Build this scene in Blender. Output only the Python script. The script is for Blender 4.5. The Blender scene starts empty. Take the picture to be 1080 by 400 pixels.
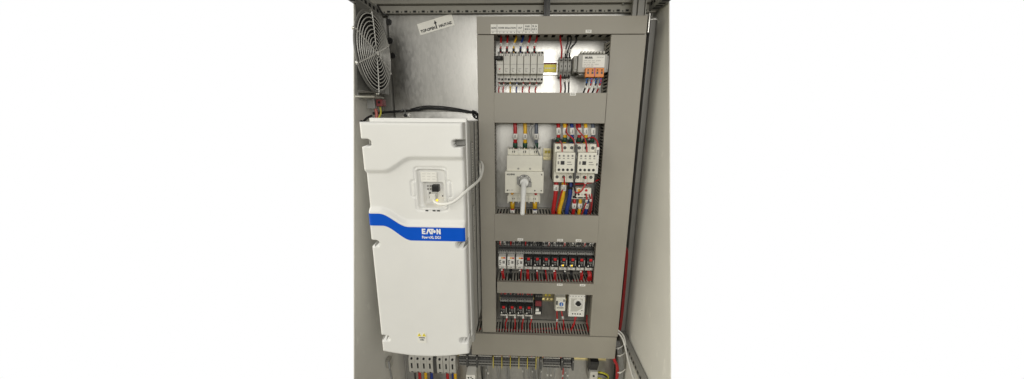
import bpy, bmesh, math, random
from mathutils import Vector, Matrix
R = random.Random(7)
S = 0.001                                   # everything below is written in millimetres
scene = bpy.context.scene
col = scene.collection
ORD = ['first', 'second', 'third', 'fourth', 'fifth', 'sixth', 'seventh', 'eighth', 'ninth', 'tenth', 'eleventh']

# ------------------------------------------------------------------ materials
def mat(name, c, rough=0.5, metal=0.0, var=0.06, scale=60, bump=0.0, bscale=400, spec=0.5, emit=None, coat=0.0):
    m = bpy.data.materials.new(name); m.use_nodes = True
    nt = m.node_tree; b = nt.nodes['Principled BSDF']
    b.inputs['Roughness'].default_value = rough
    b.inputs['Metallic'].default_value = metal
    b.inputs['Specular IOR Level'].default_value = spec
    b.inputs['Coat Weight'].default_value = coat
    tc = nt.nodes.new('ShaderNodeTexCoord')
    n = nt.nodes.new('ShaderNodeTexNoise'); n.inputs['Scale'].default_value = scale; n.inputs['Detail'].default_value = 6
    n.inputs['Roughness'].default_value = 0.65
    nt.links.new(tc.outputs['Object'], n.inputs['Vector'])
    mr = nt.nodes.new('ShaderNodeMapRange'); mr.inputs['From Min'].default_value = 0.3; mr.inputs['From Max'].default_value = 0.7
    mr.inputs['To Min'].default_value = 1 - var; mr.inputs['To Max'].default_value = 1 + var
    nt.links.new(n.outputs['Fac'], mr.inputs['Value'])
    vm = nt.nodes.new('ShaderNodeVectorMath'); vm.operation = 'SCALE'; vm.inputs[0].default_value = c
    nt.links.new(mr.outputs['Result'], vm.inputs['Scale'])
    nt.links.new(vm.outputs['Vector'], b.inputs['Base Color'])
    mr2 = nt.nodes.new('ShaderNodeMapRange'); mr2.inputs['From Min'].default_value = 0.3; mr2.inputs['From Max'].default_value = 0.7
    mr2.inputs['To Min'].default_value = max(0.02, rough - 0.07); mr2.inputs['To Max'].default_value = min(1, rough + 0.07)
    nt.links.new(n.outputs['Fac'], mr2.inputs['Value']); nt.links.new(mr2.outputs['Result'], b.inputs['Roughness'])
    if bump:
        n2 = nt.nodes.new('ShaderNodeTexNoise'); n2.inputs['Scale'].default_value = bscale; n2.inputs['Detail'].default_value = 3
        nt.links.new(tc.outputs['Object'], n2.inputs['Vector'])
        bp = nt.nodes.new('ShaderNodeBump'); bp.inputs['Strength'].default_value = bump; bp.inputs['Distance'].default_value = 0.001
        nt.links.new(n2.outputs['Fac'], bp.inputs['Height']); nt.links.new(bp.outputs['Normal'], b.inputs['Normal'])
    if emit:
        b.inputs['Emission Color'].default_value = (*emit[:3], 1); b.inputs['Emission Strength'].default_value = emit[3]
    return m

def galvanised(name, c, rough):
    m = mat(name, c, rough, 0.94, 0.05, 14, 0.12, 260)
    nt = m.node_tree; b = nt.nodes['Principled BSDF']
    tc = nt.nodes.new('ShaderNodeTexCoord')
    mp = nt.nodes.new('ShaderNodeMapping'); mp.inputs['Scale'].default_value = (1, 1, 0.35)
    nt.links.new(tc.outputs['Object'], mp.inputs['Vector'])
    v = nt.nodes.new('ShaderNodeTexVoronoi'); v.inputs['Scale'].default_value = 220
    nt.links.new(mp.outputs['Vector'], v.inputs['Vector'])
    n = nt.nodes.new('ShaderNodeTexNoise'); n.inputs['Scale'].default_value = 9; n.inputs['Detail'].default_value = 8
    nt.links.new(mp.outputs['Vector'], n.inputs['Vector'])
    sp = nt.nodes.new('ShaderNodeSeparateColor'); nt.links.new(v.outputs['Color'], sp.inputs['Color'])
    ad = nt.nodes.new('ShaderNodeMath'); ad.operation = 'MULTIPLY_ADD'; ad.inputs[1].default_value = 0.28
    nt.links.new(sp.outputs['Red'], ad.inputs[0]); nt.links.new(n.outputs['Fac'], ad.inputs[2])
    cr = nt.nodes.new('ShaderNodeValToRGB')
    cr.color_ramp.elements[0].position = 0.35; cr.color_ramp.elements[0].color = (*[x * 0.86 for x in c], 1)
    cr.color_ramp.elements[1].position = 0.95; cr.color_ramp.elements[1].color = (*[min(1, x * 1.1) for x in c], 1)
    nt.links.new(ad.outputs[0], cr.inputs['Fac']); nt.links.new(cr.outputs['Color'], b.inputs['Base Color'])
    mr = nt.nodes.new('ShaderNodeMapRange'); mr.inputs['From Min'].default_value = 0.3; mr.inputs['From Max'].default_value = 1.1
    mr.inputs['To Min'].default_value = rough - 0.1; mr.inputs['To Max'].default_value = rough + 0.12
    nt.links.new(ad.outputs[0], mr.inputs['Value']); nt.links.new(mr.outputs['Result'], b.inputs['Roughness'])
    return m

def painted(name, c):
    """cabinet paint with faint scuffs"""
    m = mat(name, c, 0.42, 0, 0.05, 5, 0.10, 900)
    nt = m.node_tree; b = nt.nodes['Principled BSDF']
    tc = nt.nodes.new('ShaderNodeTexCoord'); mp = nt.nodes.new('ShaderNodeMapping'); mp.inputs['Scale'].default_value = (1, 1.0, 0.4)
    nt.links.new(tc.outputs['Object'], mp.inputs['Vector'])
    n = nt.nodes.new('ShaderNodeTexNoise'); n.inputs['Scale'].default_value = 46; n.inputs['Detail'].default_value = 7
    nt.links.new(mp.outputs['Vector'], n.inputs['Vector'])
    cr = nt.nodes.new('ShaderNodeValToRGB'); cr.color_ramp.elements[0].position = 0.64; cr.color_ramp.elements[1].position = 0.76
    cr.color_ramp.elements[0].color = (0, 0, 0, 1); cr.color_ramp.elements[1].color = (0.45, 0.45, 0.45, 1)
    nt.links.new(n.outputs['Fac'], cr.inputs['Fac'])
    mx = nt.nodes.new('ShaderNodeMix'); mx.data_type = 'RGBA'
    old = b.inputs['Base Color'].links[0].from_socket
    nt.links.new(cr.outputs['Color'], mx.inputs['Factor']); nt.links.new(old, mx.inputs[6])
    mx.inputs[7].default_value = (min(1, c[0] * 1.35), min(1, c[1] * 1.35), min(1, c[2] * 1.35), 1)
    nt.links.new(mx.outputs[2], b.inputs['Base Color'])
    return m

M = {}
M['paint'] = painted('cabinet paint', (0.74, 0.725, 0.67))
M['paint_dark'] = mat('frame paint', (0.26, 0.255, 0.235), 0.45, 0, 0.08, 8)
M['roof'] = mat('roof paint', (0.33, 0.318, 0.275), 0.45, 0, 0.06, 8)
M['zinc'] = galvanised('galvanised sheet', (0.45, 0.442, 0.415), 0.37)
M['steel'] = mat('zinc steel', (0.62, 0.61, 0.58), 0.35, 1.0, 0.1, 80)
M['rail'] = mat('passivated rail', (0.62, 0.56, 0.36), 0.35, 1.0, 0.1, 40)
M['trunk'] = mat('trunking grey', (0.305, 0.284, 0.238), 0.5, 0, 0.05, 7, 0.06, 900)
M['comb'] = mat('trunking comb', (0.42, 0.40, 0.345), 0.55, 0, 0.05, 20)
M['white'] = mat('drive cover', (0.78, 0.775, 0.745), 0.42, 0, 0.025, 6, 0.05, 1200)
M['drive'] = mat('drive case', (0.44, 0.435, 0.41), 0.45, 0, 0.06, 12)
M['recess'] = mat('recess grey', (0.66, 0.65, 0.60), 0.5, 0, 0.03, 30)
M['blue'] = mat('blue band', (0.002, 0.088, 0.56), 0.45, 0, 0.03, 20, spec=0.15)
M['ink_white'] = mat('white print', (0.85, 0.85, 0.83), 0.5, 0, 0.02)
M['device'] = mat('device light grey', (0.55, 0.535, 0.48), 0.45, 0, 0.05, 40)
M['cream'] = mat('contactor cream', (0.74, 0.72, 0.62), 0.45, 0, 0.04, 40)
M['socket'] = mat('relay socket', (0.075, 0.075, 0.072), 0.5, 0, 0.12, 60)
M['socket_light'] = mat('relay clip grey', (0.30, 0.295, 0.275), 0.5, 0, 0.1, 60)
M['terminal'] = mat('terminal grey', (0.22, 0.217, 0.205), 0.5, 0, 0.1, 60)
M['psu'] = mat('power supply grey', (0.36, 0.35, 0.32), 0.45, 0, 0.06, 40)
M['wire'] = mat('guard wire', (0.62, 0.61, 0.57), 0.4, 0.3, 0.08, 40)
M['black'] = mat('black plastic', (0.018, 0.018, 0.018), 0.42, 0, 0.15, 60)
M['hole'] = mat('dark opening', (0.010, 0.010, 0.010), 0.8, 0, 0.1, 60)
M['ink'] = mat('black print', (0.03, 0.03, 0.03), 0.7, 0, 0.1)
M['inkgrey'] = mat('grey print', (0.22, 0.21, 0.20), 0.7, 0, 0.1)
M['paper'] = mat('label white', (0.80, 0.785, 0.73), 0.6, 0, 0.03, 50)
M['sticker'] = mat('sticker cream', (0.95, 0.93, 0.85), 0.6, 0, 0.04, 30)
M['red'] = mat('red insulation', (0.42, 0.012, 0.014), 0.4, 0, 0.12, 90)
M['cablered'] = mat('dark red insulation', (0.26, 0.012, 0.014), 0.5, 0, 0.15, 90)
M['channel'] = mat('channel floor shade', (0.07, 0.066, 0.057), 0.7, 0, 0.05, 20)  # trunking back plate: dark colour paints in shade and packed wires behind the slots
M['sepyellow'] = mat('separator yellow', (0.62, 0.50, 0.06), 0.5, 0, 0.08, 60)
M['fangrey'] = mat('fan housing grey', (0.15, 0.147, 0.135), 0.45, 0, 0.08, 12)
M['pink'] = mat('faded red insulation', (0.45, 0.12, 0.10), 0.45, 0, 0.1, 90)
M['yellow'] = mat('yellow insulation', (0.72, 0.42, 0.012), 0.42, 0, 0.1, 90)
M['wblue'] = mat('blue insulation', (0.012, 0.035, 0.21), 0.42, 0, 0.1, 90)
M['slate'] = mat('grey blue insulation', (0.10, 0.115, 0.15), 0.42, 0, 0.1, 90)
M['wblack'] = mat('black insulation', (0.015, 0.015, 0.016), 0.4, 0, 0.1, 90)
M['wgrey'] = mat('grey insulation', (0.25, 0.25, 0.24), 0.45, 0, 0.1, 90)
M['wwhite'] = mat('white cable', (0.78, 0.77, 0.72), 0.42, 0, 0.04, 60)
M['green'] = mat('green sleeve', (0.008, 0.055, 0.028), 0.5, 0, 0.1, 90)
M['orange'] = mat('orange connector', (0.66, 0.20, 0.012), 0.42, 0, 0.06, 60)
M['tagyellow'] = mat('yellow tag', (0.90, 0.76, 0.07), 0.5, 0, 0.05, 60)
M['btnred'] = mat('red button', (0.55, 0.012, 0.016), 0.35, 0, 0.05, 60)
M['darkred'] = mat('dark red plastic', (0.20, 0.03, 0.035), 0.5, 0, 0.1, 60)
M['led'] = mat('lit amber lamp', (0.9, 0.6, 0.05), 0.4, 0, 0.02, 60, emit=(1.0, 0.62, 0.03, 1.1))
M['amber'] = mat('amber band', (0.80, 0.38, 0.03), 0.5, 0, 0.04, 60)
M['dialblue'] = mat('blue dial', (0.05, 0.16, 0.48), 0.4, 0, 0.05, 60)
M['purple'] = mat('purple latch', (0.28, 0.04, 0.25), 0.4, 0, 0.05, 60)
M['pe'] = mat('yellow green wire', (0.50, 0.46, 0.03), 0.45, 0, 0.12, 300)
M['hand'] = mat('handle white', (0.80, 0.80, 0.77), 0.35, 0, 0.02, 30)

# ------------------------------------------------------------------ mesh helpers
def spline(pts, n=6):
    pts = [Vector(p) for p in pts]
    if len(pts) < 3: n = 1
    P = [2 * pts[0] - pts[1]] + pts + [2 * pts[-1] - pts[-2]]
    out = []
    for i in range(1, len(P) - 2):
        a, b, c, d = P[i - 1:i + 3]
        for k in range(n):
            t = k / n
            out.append(0.5 * ((2 * b) + (c - a) * t + (2 * a - 5 * b + 4 * c - d) * t * t + (3 * b - 3 * c + d - a) * t ** 3))
    out.append(pts[-1])
    return out

class G:
    def __init__(s): s.bm = bmesh.new(); s.mats = []
    def mi(s, m):
        if m is None: m = s.mats[0] if s.mats else 'trunk'
        if m not in s.mats: s.mats.append(m)
        return s.mats.index(m)
    def box(s, x0, x1, y0, y1, z0, z1, m=None, bev=0.0, rot=None):
        k = s.mi(m)
        mtx = Matrix.Translation(((x0 + x1) / 2, (y0 + y1) / 2, (z0 + z1) / 2))
        if rot: mtx = mtx @ rot
        mtx = mtx @ Matrix.Diagonal((abs(x1 - x0), abs(y1 - y0), abs(z1 - z0), 1))
        r = bmesh.ops.create_cube(s.bm, size=1, matrix=mtx)
        fs = list({f for v in r['verts'] for f in v.link_faces})
        if bev:
            es = list({e for v in r['verts'] for e in v.link_edges})
            q = bmesh.ops.bevel(s.bm, geom=es, offset=bev, segments=2, affect='EDGES', profile=0.6)
            fs = list(set([f for f in fs if f.is_valid] + q['faces']))
        for f in fs: f.material_index = k
        return s
    def cyl(s, c, axis, r, h, m=None, seg=20, r2=None, smooth=True):
        k = s.mi(m); c = Vector(c)
        z = Vector({'x': (1, 0, 0), 'y': (0, 1, 0), 'z': (0, 0, 1)}[axis] if isinstance(axis, str) else axis).normalized()
        mtx = Matrix.Translation(c) @ z.to_track_quat('Z', 'Y').to_matrix().to_4x4()
        q = bmesh.ops.create_cone(s.bm, cap_ends=True, segments=seg, radius1=r, radius2=r if r2 is None else r2, depth=h, matrix=mtx)
        for f in {f for v in q['verts'] for f in v.link_faces}:
            f.material_index = k; f.smooth = smooth and len(f.verts) == 4
        return s
    def ball(s, c, r, m=None, sc=(1, 1, 1)):
        k = s.mi(m)
        q = bmesh.ops.create_uvsphere(s.bm, u_segments=16, v_segments=10, radius=r, matrix=Matrix.Translation(c) @ Matrix.Diagonal((*sc, 1)))
        for f in {f for v in q['verts'] for f in v.link_faces}: f.material_index = k; f.smooth = True
        return s
    def tube(s, pts, r, m=None, seg=8, n=6, closed=False):
        k = s.mi(m)
        P = [Vector(p) for p in pts] if closed else spline(pts, n)
        rings = []; N = len(P); up = None
        for i, p in enumerate(P):
            a = P[(i - 1) % N] if (closed or i > 0) else p
            b = P[(i + 1) % N] if (closed or i < N - 1) else p
            t = (b - a).normalized()
            if up is None:
                up = t.cross(Vector((0.3, 0.5, 0.81)))
                if up.length < 0.1: up = t.cross(Vector((1, 0, 0)))
            up = (up - t * up.dot(t)).normalized(); w = t.cross(up)
            rr = r[min(i, len(r) - 1)] if isinstance(r, (list, tuple)) else r
            rings.append([s.bm.verts.new(p + (up * math.cos(2 * math.pi * j / seg) + w * math.sin(2 * math.pi * j / seg)) * rr) for j in range(seg)])
        for i in range(N if closed else N - 1):
            A, B = rings[i], rings[(i + 1) % N]
            for j in range(seg):
                f = s.bm.faces.new((A[j], A[(j + 1) % seg], B[(j + 1) % seg], B[j])); f.smooth = True; f.material_index = k
        if not closed:
            for q in (rings[0][::-1], rings[-1]):
                f = s.bm.faces.new(q); f.material_index = k
        return s
    def poly(s, pts, y0, y1, m=None):
        """prism of an x,z outline from y0 (front) to y1 (rear)"""
        k = s.mi(m)
        a = [s.bm.verts.new((x, y0, z)) for x, z in pts]; b = [s.bm.verts.new((x, y1, z)) for x, z in pts]
        fs = [s.bm.faces.new(a), s.bm.faces.new(b[::-1])]
        n = len(pts)
        for i in range(n): fs.append(s.bm.faces.new((a[i], b[i], b[(i + 1) % n], a[(i + 1) % n])))
        for f in fs: f.material_index = k
        return s
    def prof(s, pts, x0, x1, m=None):
        """prism of a y,z outline from x0 to x1"""
        k = s.mi(m)
        a = [s.bm.verts.new((x0, y, z)) for y, z in pts]; b = [s.bm.verts.new((x1, y, z)) for y, z in pts]
        fs = [s.bm.faces.new(a), s.bm.faces.new(b[::-1])]
        n = len(pts)
        for i in range(n): fs.append(s.bm.faces.new((a[i], b[i], b[(i + 1) % n], a[(i + 1) % n])))
        for f in fs: f.material_index = k
        return s
    def build(s, name, parent=None, off=(0, 0, 0), loc=None, normals=True):
        if normals: bmesh.ops.recalc_face_normals(s.bm, faces=s.bm.faces)
        o = Vector(off)
        for v in s.bm.verts: v.co = (v.co - o) * S
        me = bpy.data.meshes.new(name); s.bm.to_mesh(me); s.bm.free()
        for m in s.mats: me.materials.append(M[m])
        ob = bpy.data.objects.new(name, me); col.objects.link(ob)
        if parent: ob.parent = parent
        if loc is not None: ob.location = Vector(loc) * S
        return ob

def tag(o, label=None, cat=None, group=None, kind=None):
    if label: o['label'] = label
    if cat: o['category'] = cat
    if group: o['group'] = group
    if kind: o['kind'] = kind
    return o
def thing(name, label, cat, loc=(0, 0, 0), group=None):
    o = bpy.data.objects.new(name, None); col.objects.link(o); o.location = Vector(loc) * S
    o.empty_display_size = 0.02
    return tag(o, label, cat, group)
def copy_tree(o, parent=None, loc=None, label=None):
    c = o.copy(); col.objects.link(c)
    if parent: c.parent = parent
    if loc is not None: c.location = Vector(loc) * S
    if label: c['label'] = label
    for ch in list(o.children): copy_tree(ch, c)
    return c
def text_part(name, txt, size, loc, m, parent, rot=0.0, width=None, bold=0.0):
    cu = bpy.data.curves.new(name, 'FONT'); cu.body = txt; cu.size = size * S; cu.align_x = 'CENTER'; cu.align_y = 'CENTER'
    cu.offset = bold * S
    t = bpy.data.objects.new(name + '_curve', cu); col.objects.link(t)
    bpy.context.view_layer.update()
    me = bpy.data.meshes.new_from_object(t.evaluated_get(bpy.context.evaluated_depsgraph_get()))
    bpy.data.objects.remove(t); bpy.data.curves.remove(cu)
    w = max((v.co.x for v in me.vertices), default=1) - min((v.co.x for v in me.vertices), default=0)
    kx = width * S / w if width else 1
    me.transform(Matrix.Rotation(-rot, 4, 'Y') @ Matrix.Rotation(math.pi / 2, 4, 'X') @ Matrix.Diagonal((kx, 1, 1, 1)))
    me.materials.clear(); me.materials.append(M[m]); me.name = name
    o = bpy.data.objects.new(name, me); col.objects.link(o); o.parent = parent; o.location = Vector(loc) * S
    return o
def logo(g, x, z, w, h, y0, y1, m):
    """five-letter block logo, wide slabs with a dot for the fourth letter"""
    u = w / 41; v = h / 12
    def r(a, b, c, d): g.poly([(x + a * u, z + c * v), (x + b * u, z + c * v), (x + b * u, z + d * v), (x + a * u, z + d * v)], y0, y1, m)
    def p(q): g.poly([(x + a * u, z + b * v) for a, b in q], y0, y1, m)
    r(0, 3.2, 0, 12); r(3.3, 8, 0, 2.6); r(3.3, 7.2, 4.6, 7.3); r(3.3, 8, 9.4, 12)
    p([(9, 0), (12, 0), (15, 8), (18, 0), (21, 0), (17, 12), (13, 12)])
    r(17.6, 26, 9.2, 12); r(20.6, 23.8, 0, 9.1)
    p([(27.5 + 2.9 * math.cos(i * math.pi / 6), 6 + 3.4 * math.sin(i * math.pi / 6)) for i in range(12)])
    p([(32, 0), (34.8, 0), (34.8, 7.5), (38, 0), (41, 0), (41, 12), (38.2, 12), (38.2, 4.8), (35, 12), (32, 12)])

MARK = 0
def wire(name, label, pts, r, m, marks=(), group=None, cat='wire', sleeve=None, seg=8):
    """one wire; marks = fractions of its length that carry a white numbered sleeve"""
    o = tag(G().tube(pts, r, m, seg).build(name), label, cat, group)
    P = spline(pts, 6); L = [0]
    for a, b in zip(P, P[1:]): L.append(L[-1] + (b - a).length)
    def pt(f):
        d = max(0, min(1, f)) * L[-1]
        for i in range(len(P) - 1):
            if L[i + 1] >= d: return P[i].lerp(P[i + 1], (d - L[i]) / max(1e-6, L[i + 1] - L[i]))
        return P[-1]
    for f, ln in marks:
        h = ln / L[-1] / 2; a, b = pt(f - h), pt(f + h)
        g = G().tube([a, b], r * 1.28 + 0.2, 'paper', 10)
        d = (b - a)
        for q in (0.3, 0.5, 0.68):
            c = a + d * q
            w = r * 0.8
            g.box(c.x - w * 0.5, c.x + w * 0.5, c.y - r * 1.33 - 0.45, c.y - r * 1.2, c.z - ln * 0.045, c.z + ln * 0.045, 'ink')
        g.build('marker_sleeve', o)
    if sleeve:
        for f, ln, mm in sleeve:
            h = ln / L[-1] / 2
            G().tube([pt(f - h), pt(f + h)], r * 1.15 + 0.4, mm, 10).build('end_sleeve', o)
    return o

# ------------------------------------------------------------------ the enclosure
def sheet(name, pts, m, thick=None):
    bm = bmesh.new(); vs = [bm.verts.new(Vector(p) * S) for p in pts]; f = bm.faces.new(vs)
    if thick:
        q = bmesh.ops.extrude_face_region(bm, geom=[f])
        for v in [v for v in q['geom'] if isinstance(v, bmesh.types.BMVert)]: v.co += Vector(thick) * S
        bmesh.ops.recalc_face_normals(bm, faces=bm.faces)
    me = bpy.data.meshes.new(name); bm.to_mesh(me); bm.free(); me.materials.append(M[m])
    o = bpy.data.objects.new(name, me); col.objects.link(o); o['kind'] = 'structure'; return o
XL, XR = -420, 360
sheet('wall_left', [(XL, 32, 330), (XL, -96, 330), (XL, -358, -925), (XL, -358, -1080), (XL, 32, -1080)], 'paint', (-2, 0, 0))
sheet('wall_right', [(XR, 32, 330), (XR, -53, 330), (XR, -381, -860), (XR, -381, -1080), (XR, 32, -1080)], 'paint', (2, 0, 0))
sheet('back_wall', [(XL - 2, 34, 334), (XR + 2, 34, 334), (XR + 2, 34, -1084), (XL - 2, 34, -1084)], 'paint', (0, 2, 0))
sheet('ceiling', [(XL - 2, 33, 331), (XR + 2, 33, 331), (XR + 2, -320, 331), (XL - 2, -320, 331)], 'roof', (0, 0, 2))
sheet('floor', [(XL - 2, 33, -1081), (XR + 2, 33, -1081), (XR + 2, -420, -1081), (XL - 2, -420, -1081)], 'paint', (0, 0, -2))

# mounting plate with its sticker and bolts
plate = thing('mounting_plate', 'big bare galvanised steel back plate that carries all the equipment', 'mounting plate', (0, 0, 0))
G().box(-383, 335, 0, 3, -1040, 274, 'zinc', 0.8).build('sheet', plate)
for x, z in ((-379, 254), (-380, 206), (-376, 166)):
    G().cyl((x, -3, z), 'y', 7.5, 6, 'black', 18).cyl((x, -6.6, z), 'y', 4, 1.2, 'hole', 6).build('bolt', plate)
st = G().box(-51, 51, -0.4, 0, -15, 15, 'sticker').build('sticker', plate, loc=(-248, -0.3, 247)); st.rotation_euler[1] = -math.radians(15)
st['label'] = 'cream sticker stuck on askew with an upward arrow'
text_part('lettering', 'TOP-OBEN', 9.4, (-25, -0.9, -7), 'ink', st, width=43, bold=0.45)
text_part('lettering', 'HAUT-NZ', 9.4, (26, -0.9, -7), 'ink', st, width=38, bold=0.45)
G().poly([(-1.6, -11), (1.6, -11), (1.6, 3), (4.4, 3), (0, 11), (-4.4, 3), (-1.6, 3)], -0.9, -0.5, 'ink').build('arrow', st)

# frame members
def punched(name, label, x0, x1, y0, y1, z0, z1, along, pitch, hole, m='paint_dark', face='y'):
    t = thing(name, label, 'frame rail', ((x0 + x1) / 2, (y0 + y1) / 2, (z0 + z1) / 2))
    off = t.location / S
    G().box(x0, x1, y0, y1, z0, z1, m, 0.8).build('profile', t, off)
    g = G(); zc = (z0 + z1) / 2
    if along == 'x':
        n = int((x1 - x0) / pitch)
        for i in range(n):
            c = x0 + (i + 0.6) * pitch; zz = z0 + 4.2
            g.box(c - hole / 2, c + hole / 2, y0 - 0.5, y0 + 0.6, zz - 2.6, zz + 2.6, 'hole', 0.3)
            g.box(c + pitch / 2 - 1.7, c + pitch / 2 + 1.7, y0 - 0.5, y0 + 0.6, zz - 2.6, zz + 0.4, 'hole')
    else:
        n = int((y1 - y0) / pitch)
        xf = x0 if face == 'l' else x1
        for i in range(n):
            c = y0 + (i + 0.5) * pitch
            g.box(xf - 0.6, xf + 0.6, c - hole / 2, c + hole / 2, zc - 4, zc + 4, 'hole')
            g.box(c * 0 + x0 + 4, x1 - 4, c - hole / 2, c + hole / 2, z0 - 0.5, z0 + 0.6, 'hole')
    g.build('hole_row', t, off)
    return t
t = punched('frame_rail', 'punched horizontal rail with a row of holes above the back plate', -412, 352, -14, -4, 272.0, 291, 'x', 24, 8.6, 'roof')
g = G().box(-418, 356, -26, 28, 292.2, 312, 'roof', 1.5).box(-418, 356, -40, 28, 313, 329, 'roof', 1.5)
tag(g.build('roof_beam'), 'stepped painted beam under the cabinet roof', 'beam')
punched('frame_rail', 'punched rail running forward along the top of the left wall above the fan', -417, -396, -330, -6, 263, 284, 'y', 22, 11, face='r')
punched('frame_rail', 'punched rail running forward along the top of the right wall', 331, 356, -330, -16, 276, 300, 'y', 18, 9, face='l')
punched('frame_rail', 'punched dark rail low on the right wall beside the white cables', 343, 358, -345, 20, -735, -714, 'y', 18, 9, face='l')
tag(G().box(-411, -386, -9, 24, -1070, 262, 'paint_dark', 2).box(-417, -411, -4, 24, -1070, 262, 'paint', 1).build('frame_post'), 'tall dark frame post in the left rear corner beside the plate', 'frame post')
tag(G().box(276, 286, -56, -46, 246, 329, 'paint_dark', 1).box(288, 304, -60, -44, 246, 329, 'paint_dark', 1.5).box(306, 309, -60, -44, 240, 329, 'roof', .5).build('frame_post'), 'short double frame post standing above the right end of the top trunking', 'frame post')
tag(G().box(342, 357, -6, 24, -1070, 262, 'paint_dark', 2).build('frame_post'), 'dark frame post in the right rear corner behind the red wires', 'frame post')
tag(G().tube([(262, -20, 288), (262, -20, 296), (283, -42, 318)], 3, 'paint_dark').build('brace'), 'thin slanted brace at the foot of the short double post', 'brace')
tag(G().box(50, 54, -46, -34, 244, 329, 'black', .6).box(54.5, 60, -44, -36, 246, 329, 'paint_dark', .6).box(60.5, 66, -46, -34, 244, 329, 'wgrey', .6).build('cable_bracket'), 'dark vertical channel coming down from the roof to the top trunking', 'bracket')
tag(G().box(-404, -398, -32, -10, 268, 290, 'paint_dark', 0.5).tube([(-396, -30, 288), (-390, -18, 272), (-380, -12, 268)], 2, 'black').build('corner_gusset'), 'small dark corner gusset at the top left of the back plate', 'gusset')

# ------------------------------------------------------------------ trunking
DEP = 80
def comb_x(g, x0, x1, z, pitch, slot, t=1.6, holes=False):
    """side wall lying along x at height z"""
    g.box(x0, x1, -14, -1, z - t / 2, z + t / 2, 'comb')
    n = max(1, int((x1 - x0) / pitch)); p = (x1 - x0) / n
    for i in range(n):
        a = x0 + i * p
        g.box(a, a + p - slot, -DEP + 6, -14, z - t / 2, z + t / 2, 'comb')
        if holes: g.box(a + p - slot, a + p, -32, -14, z - t / 2, z + t / 2, 'comb')
    g.box(x0, x1, -DEP + 3, -DEP + 8, z - t / 2 - 0.1, z + t / 2 + 0.1, 'comb')
def comb_z(g, z0, z1, x, pitch, slot, t=1.6):
    g.box(x - t / 2, x + t / 2, -14, -1, z0, z1, 'comb')
    n = max(1, int((z1 - z0) / pitch)); p = (z1 - z0) / n
    for i in range(n):
        a = z0 + i * p
        g.box(x - t / 2, x + t / 2, -DEP + 6, -14, a, a + p - slot, 'comb')
    g.box(x - t / 2 - 0.1, x + t / 2 + 0.1, -DEP + 3, -DEP + 8, z0, z1, 'comb')
def trunk(label, x0, x1, z0, z1, vertical, yf=-DEP, lidbox=None, holes=False, body=None, pitch=9, slot=4.6):
    t = thing('cable_trunking', label, 'cable trunking', ((x0 + x1) / 2, 0, (z0 + z1) / 2)); off = t.location / S
    L = lidbox or (x0, x1, z0, z1)
    g = G().box(L[0], L[1], yf - 1, yf + 1.6, L[2], L[3], 'trunk', 1.1)
    if vertical: g.box(L[0] + .3, L[0] + 1.8, yf + 1.6, yf + 10, L[2] + 1, L[3] - 1, 'trunk'); g.box(L[1] - 1.8, L[1] - .3, yf + 1.6, yf + 10, L[2] + 1, L[3] - 1, 'trunk')
    else: g.box(L[0] + 1, L[1] - 1, yf + 1.6, yf + 10, L[2] + .3, L[2] + 1.8, 'trunk'); g.box(L[0] + 1, L[1] - 1, yf + 1.6, yf + 10, L[3] - 1.8, L[3] - .3, 'trunk')
    g.build('lid', t, off)
    b = body or (x0, x1, z0, z1)
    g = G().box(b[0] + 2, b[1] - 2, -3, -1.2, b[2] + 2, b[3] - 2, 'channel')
    if vertical:
        comb_z(g, b[2], b[3], b[0] + 3, pitch, slot); comb_z(g, b[2], b[3], b[1] - 3, pitch, slot)
    else:
        comb_x(g, b[0], b[1], b[2] + 3, 20.4 if holes else pitch, 10.5 if holes else slot, holes=holes); comb_x(g, b[0], b[1], b[3] - 3, pitch, slot)
    g.build('slotted_channel', t, off)
    return t
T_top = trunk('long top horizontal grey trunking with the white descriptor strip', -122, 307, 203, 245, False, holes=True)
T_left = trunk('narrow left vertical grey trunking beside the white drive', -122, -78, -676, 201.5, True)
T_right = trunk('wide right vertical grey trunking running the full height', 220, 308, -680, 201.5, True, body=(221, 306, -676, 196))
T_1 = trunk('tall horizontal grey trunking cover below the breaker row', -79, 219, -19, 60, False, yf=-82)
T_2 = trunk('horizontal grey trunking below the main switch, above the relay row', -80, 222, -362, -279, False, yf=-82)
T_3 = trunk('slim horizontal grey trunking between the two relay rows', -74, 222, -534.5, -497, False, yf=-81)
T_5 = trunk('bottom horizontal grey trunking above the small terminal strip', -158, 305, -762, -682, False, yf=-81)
# joints between lids and the small marker labels stuck on the lids
def marker(t, x, z, y, w=15, txt='T1'):
    off = t.location / S
    m = G().box(x - w / 2, x + w / 2, y - .8, y, z - 3.6, z + 3.6, 'paper', .3).build('marker_label', t, off)
    text_part('lettering', txt, 5, (x - off.x, y - 1.0, z - off.z), 'ink', m, width=w * .6)
marker(T_top, 162, 209, -81.1, 15, 'T20'); marker(T_1, 130, 56, -83.1, 16, 'K05')
for x, s in ((-4, 'K10'), (113, 'K20'), (167, 'K30')): marker(T_2, x, -355.5, -83.1, 17, s)
for x, s in ((118, 'B10'), (187, 'B20')): marker(T_3, x, -501, -82.1, 17, s)
off = T_top.location / S
ls = G().box(-86, 34, -82.2, -81.1, 203.5, 226, 'paper', .3).build('descriptor_strip', T_top, off)
g = G()
for x in (-70, -19.5, -2, 17): g.box(x - .5, x + .5, -82.6, -82.1, 209 if x in (-2, 17) else 203.8, 225.6, 'inkgrey')
g.box(-85, 33, -82.5, -82.1, 209.6, 210.2, 'inkgrey')
g.build('divider_line', ls, (0, 0, 0), loc=-off)
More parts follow.
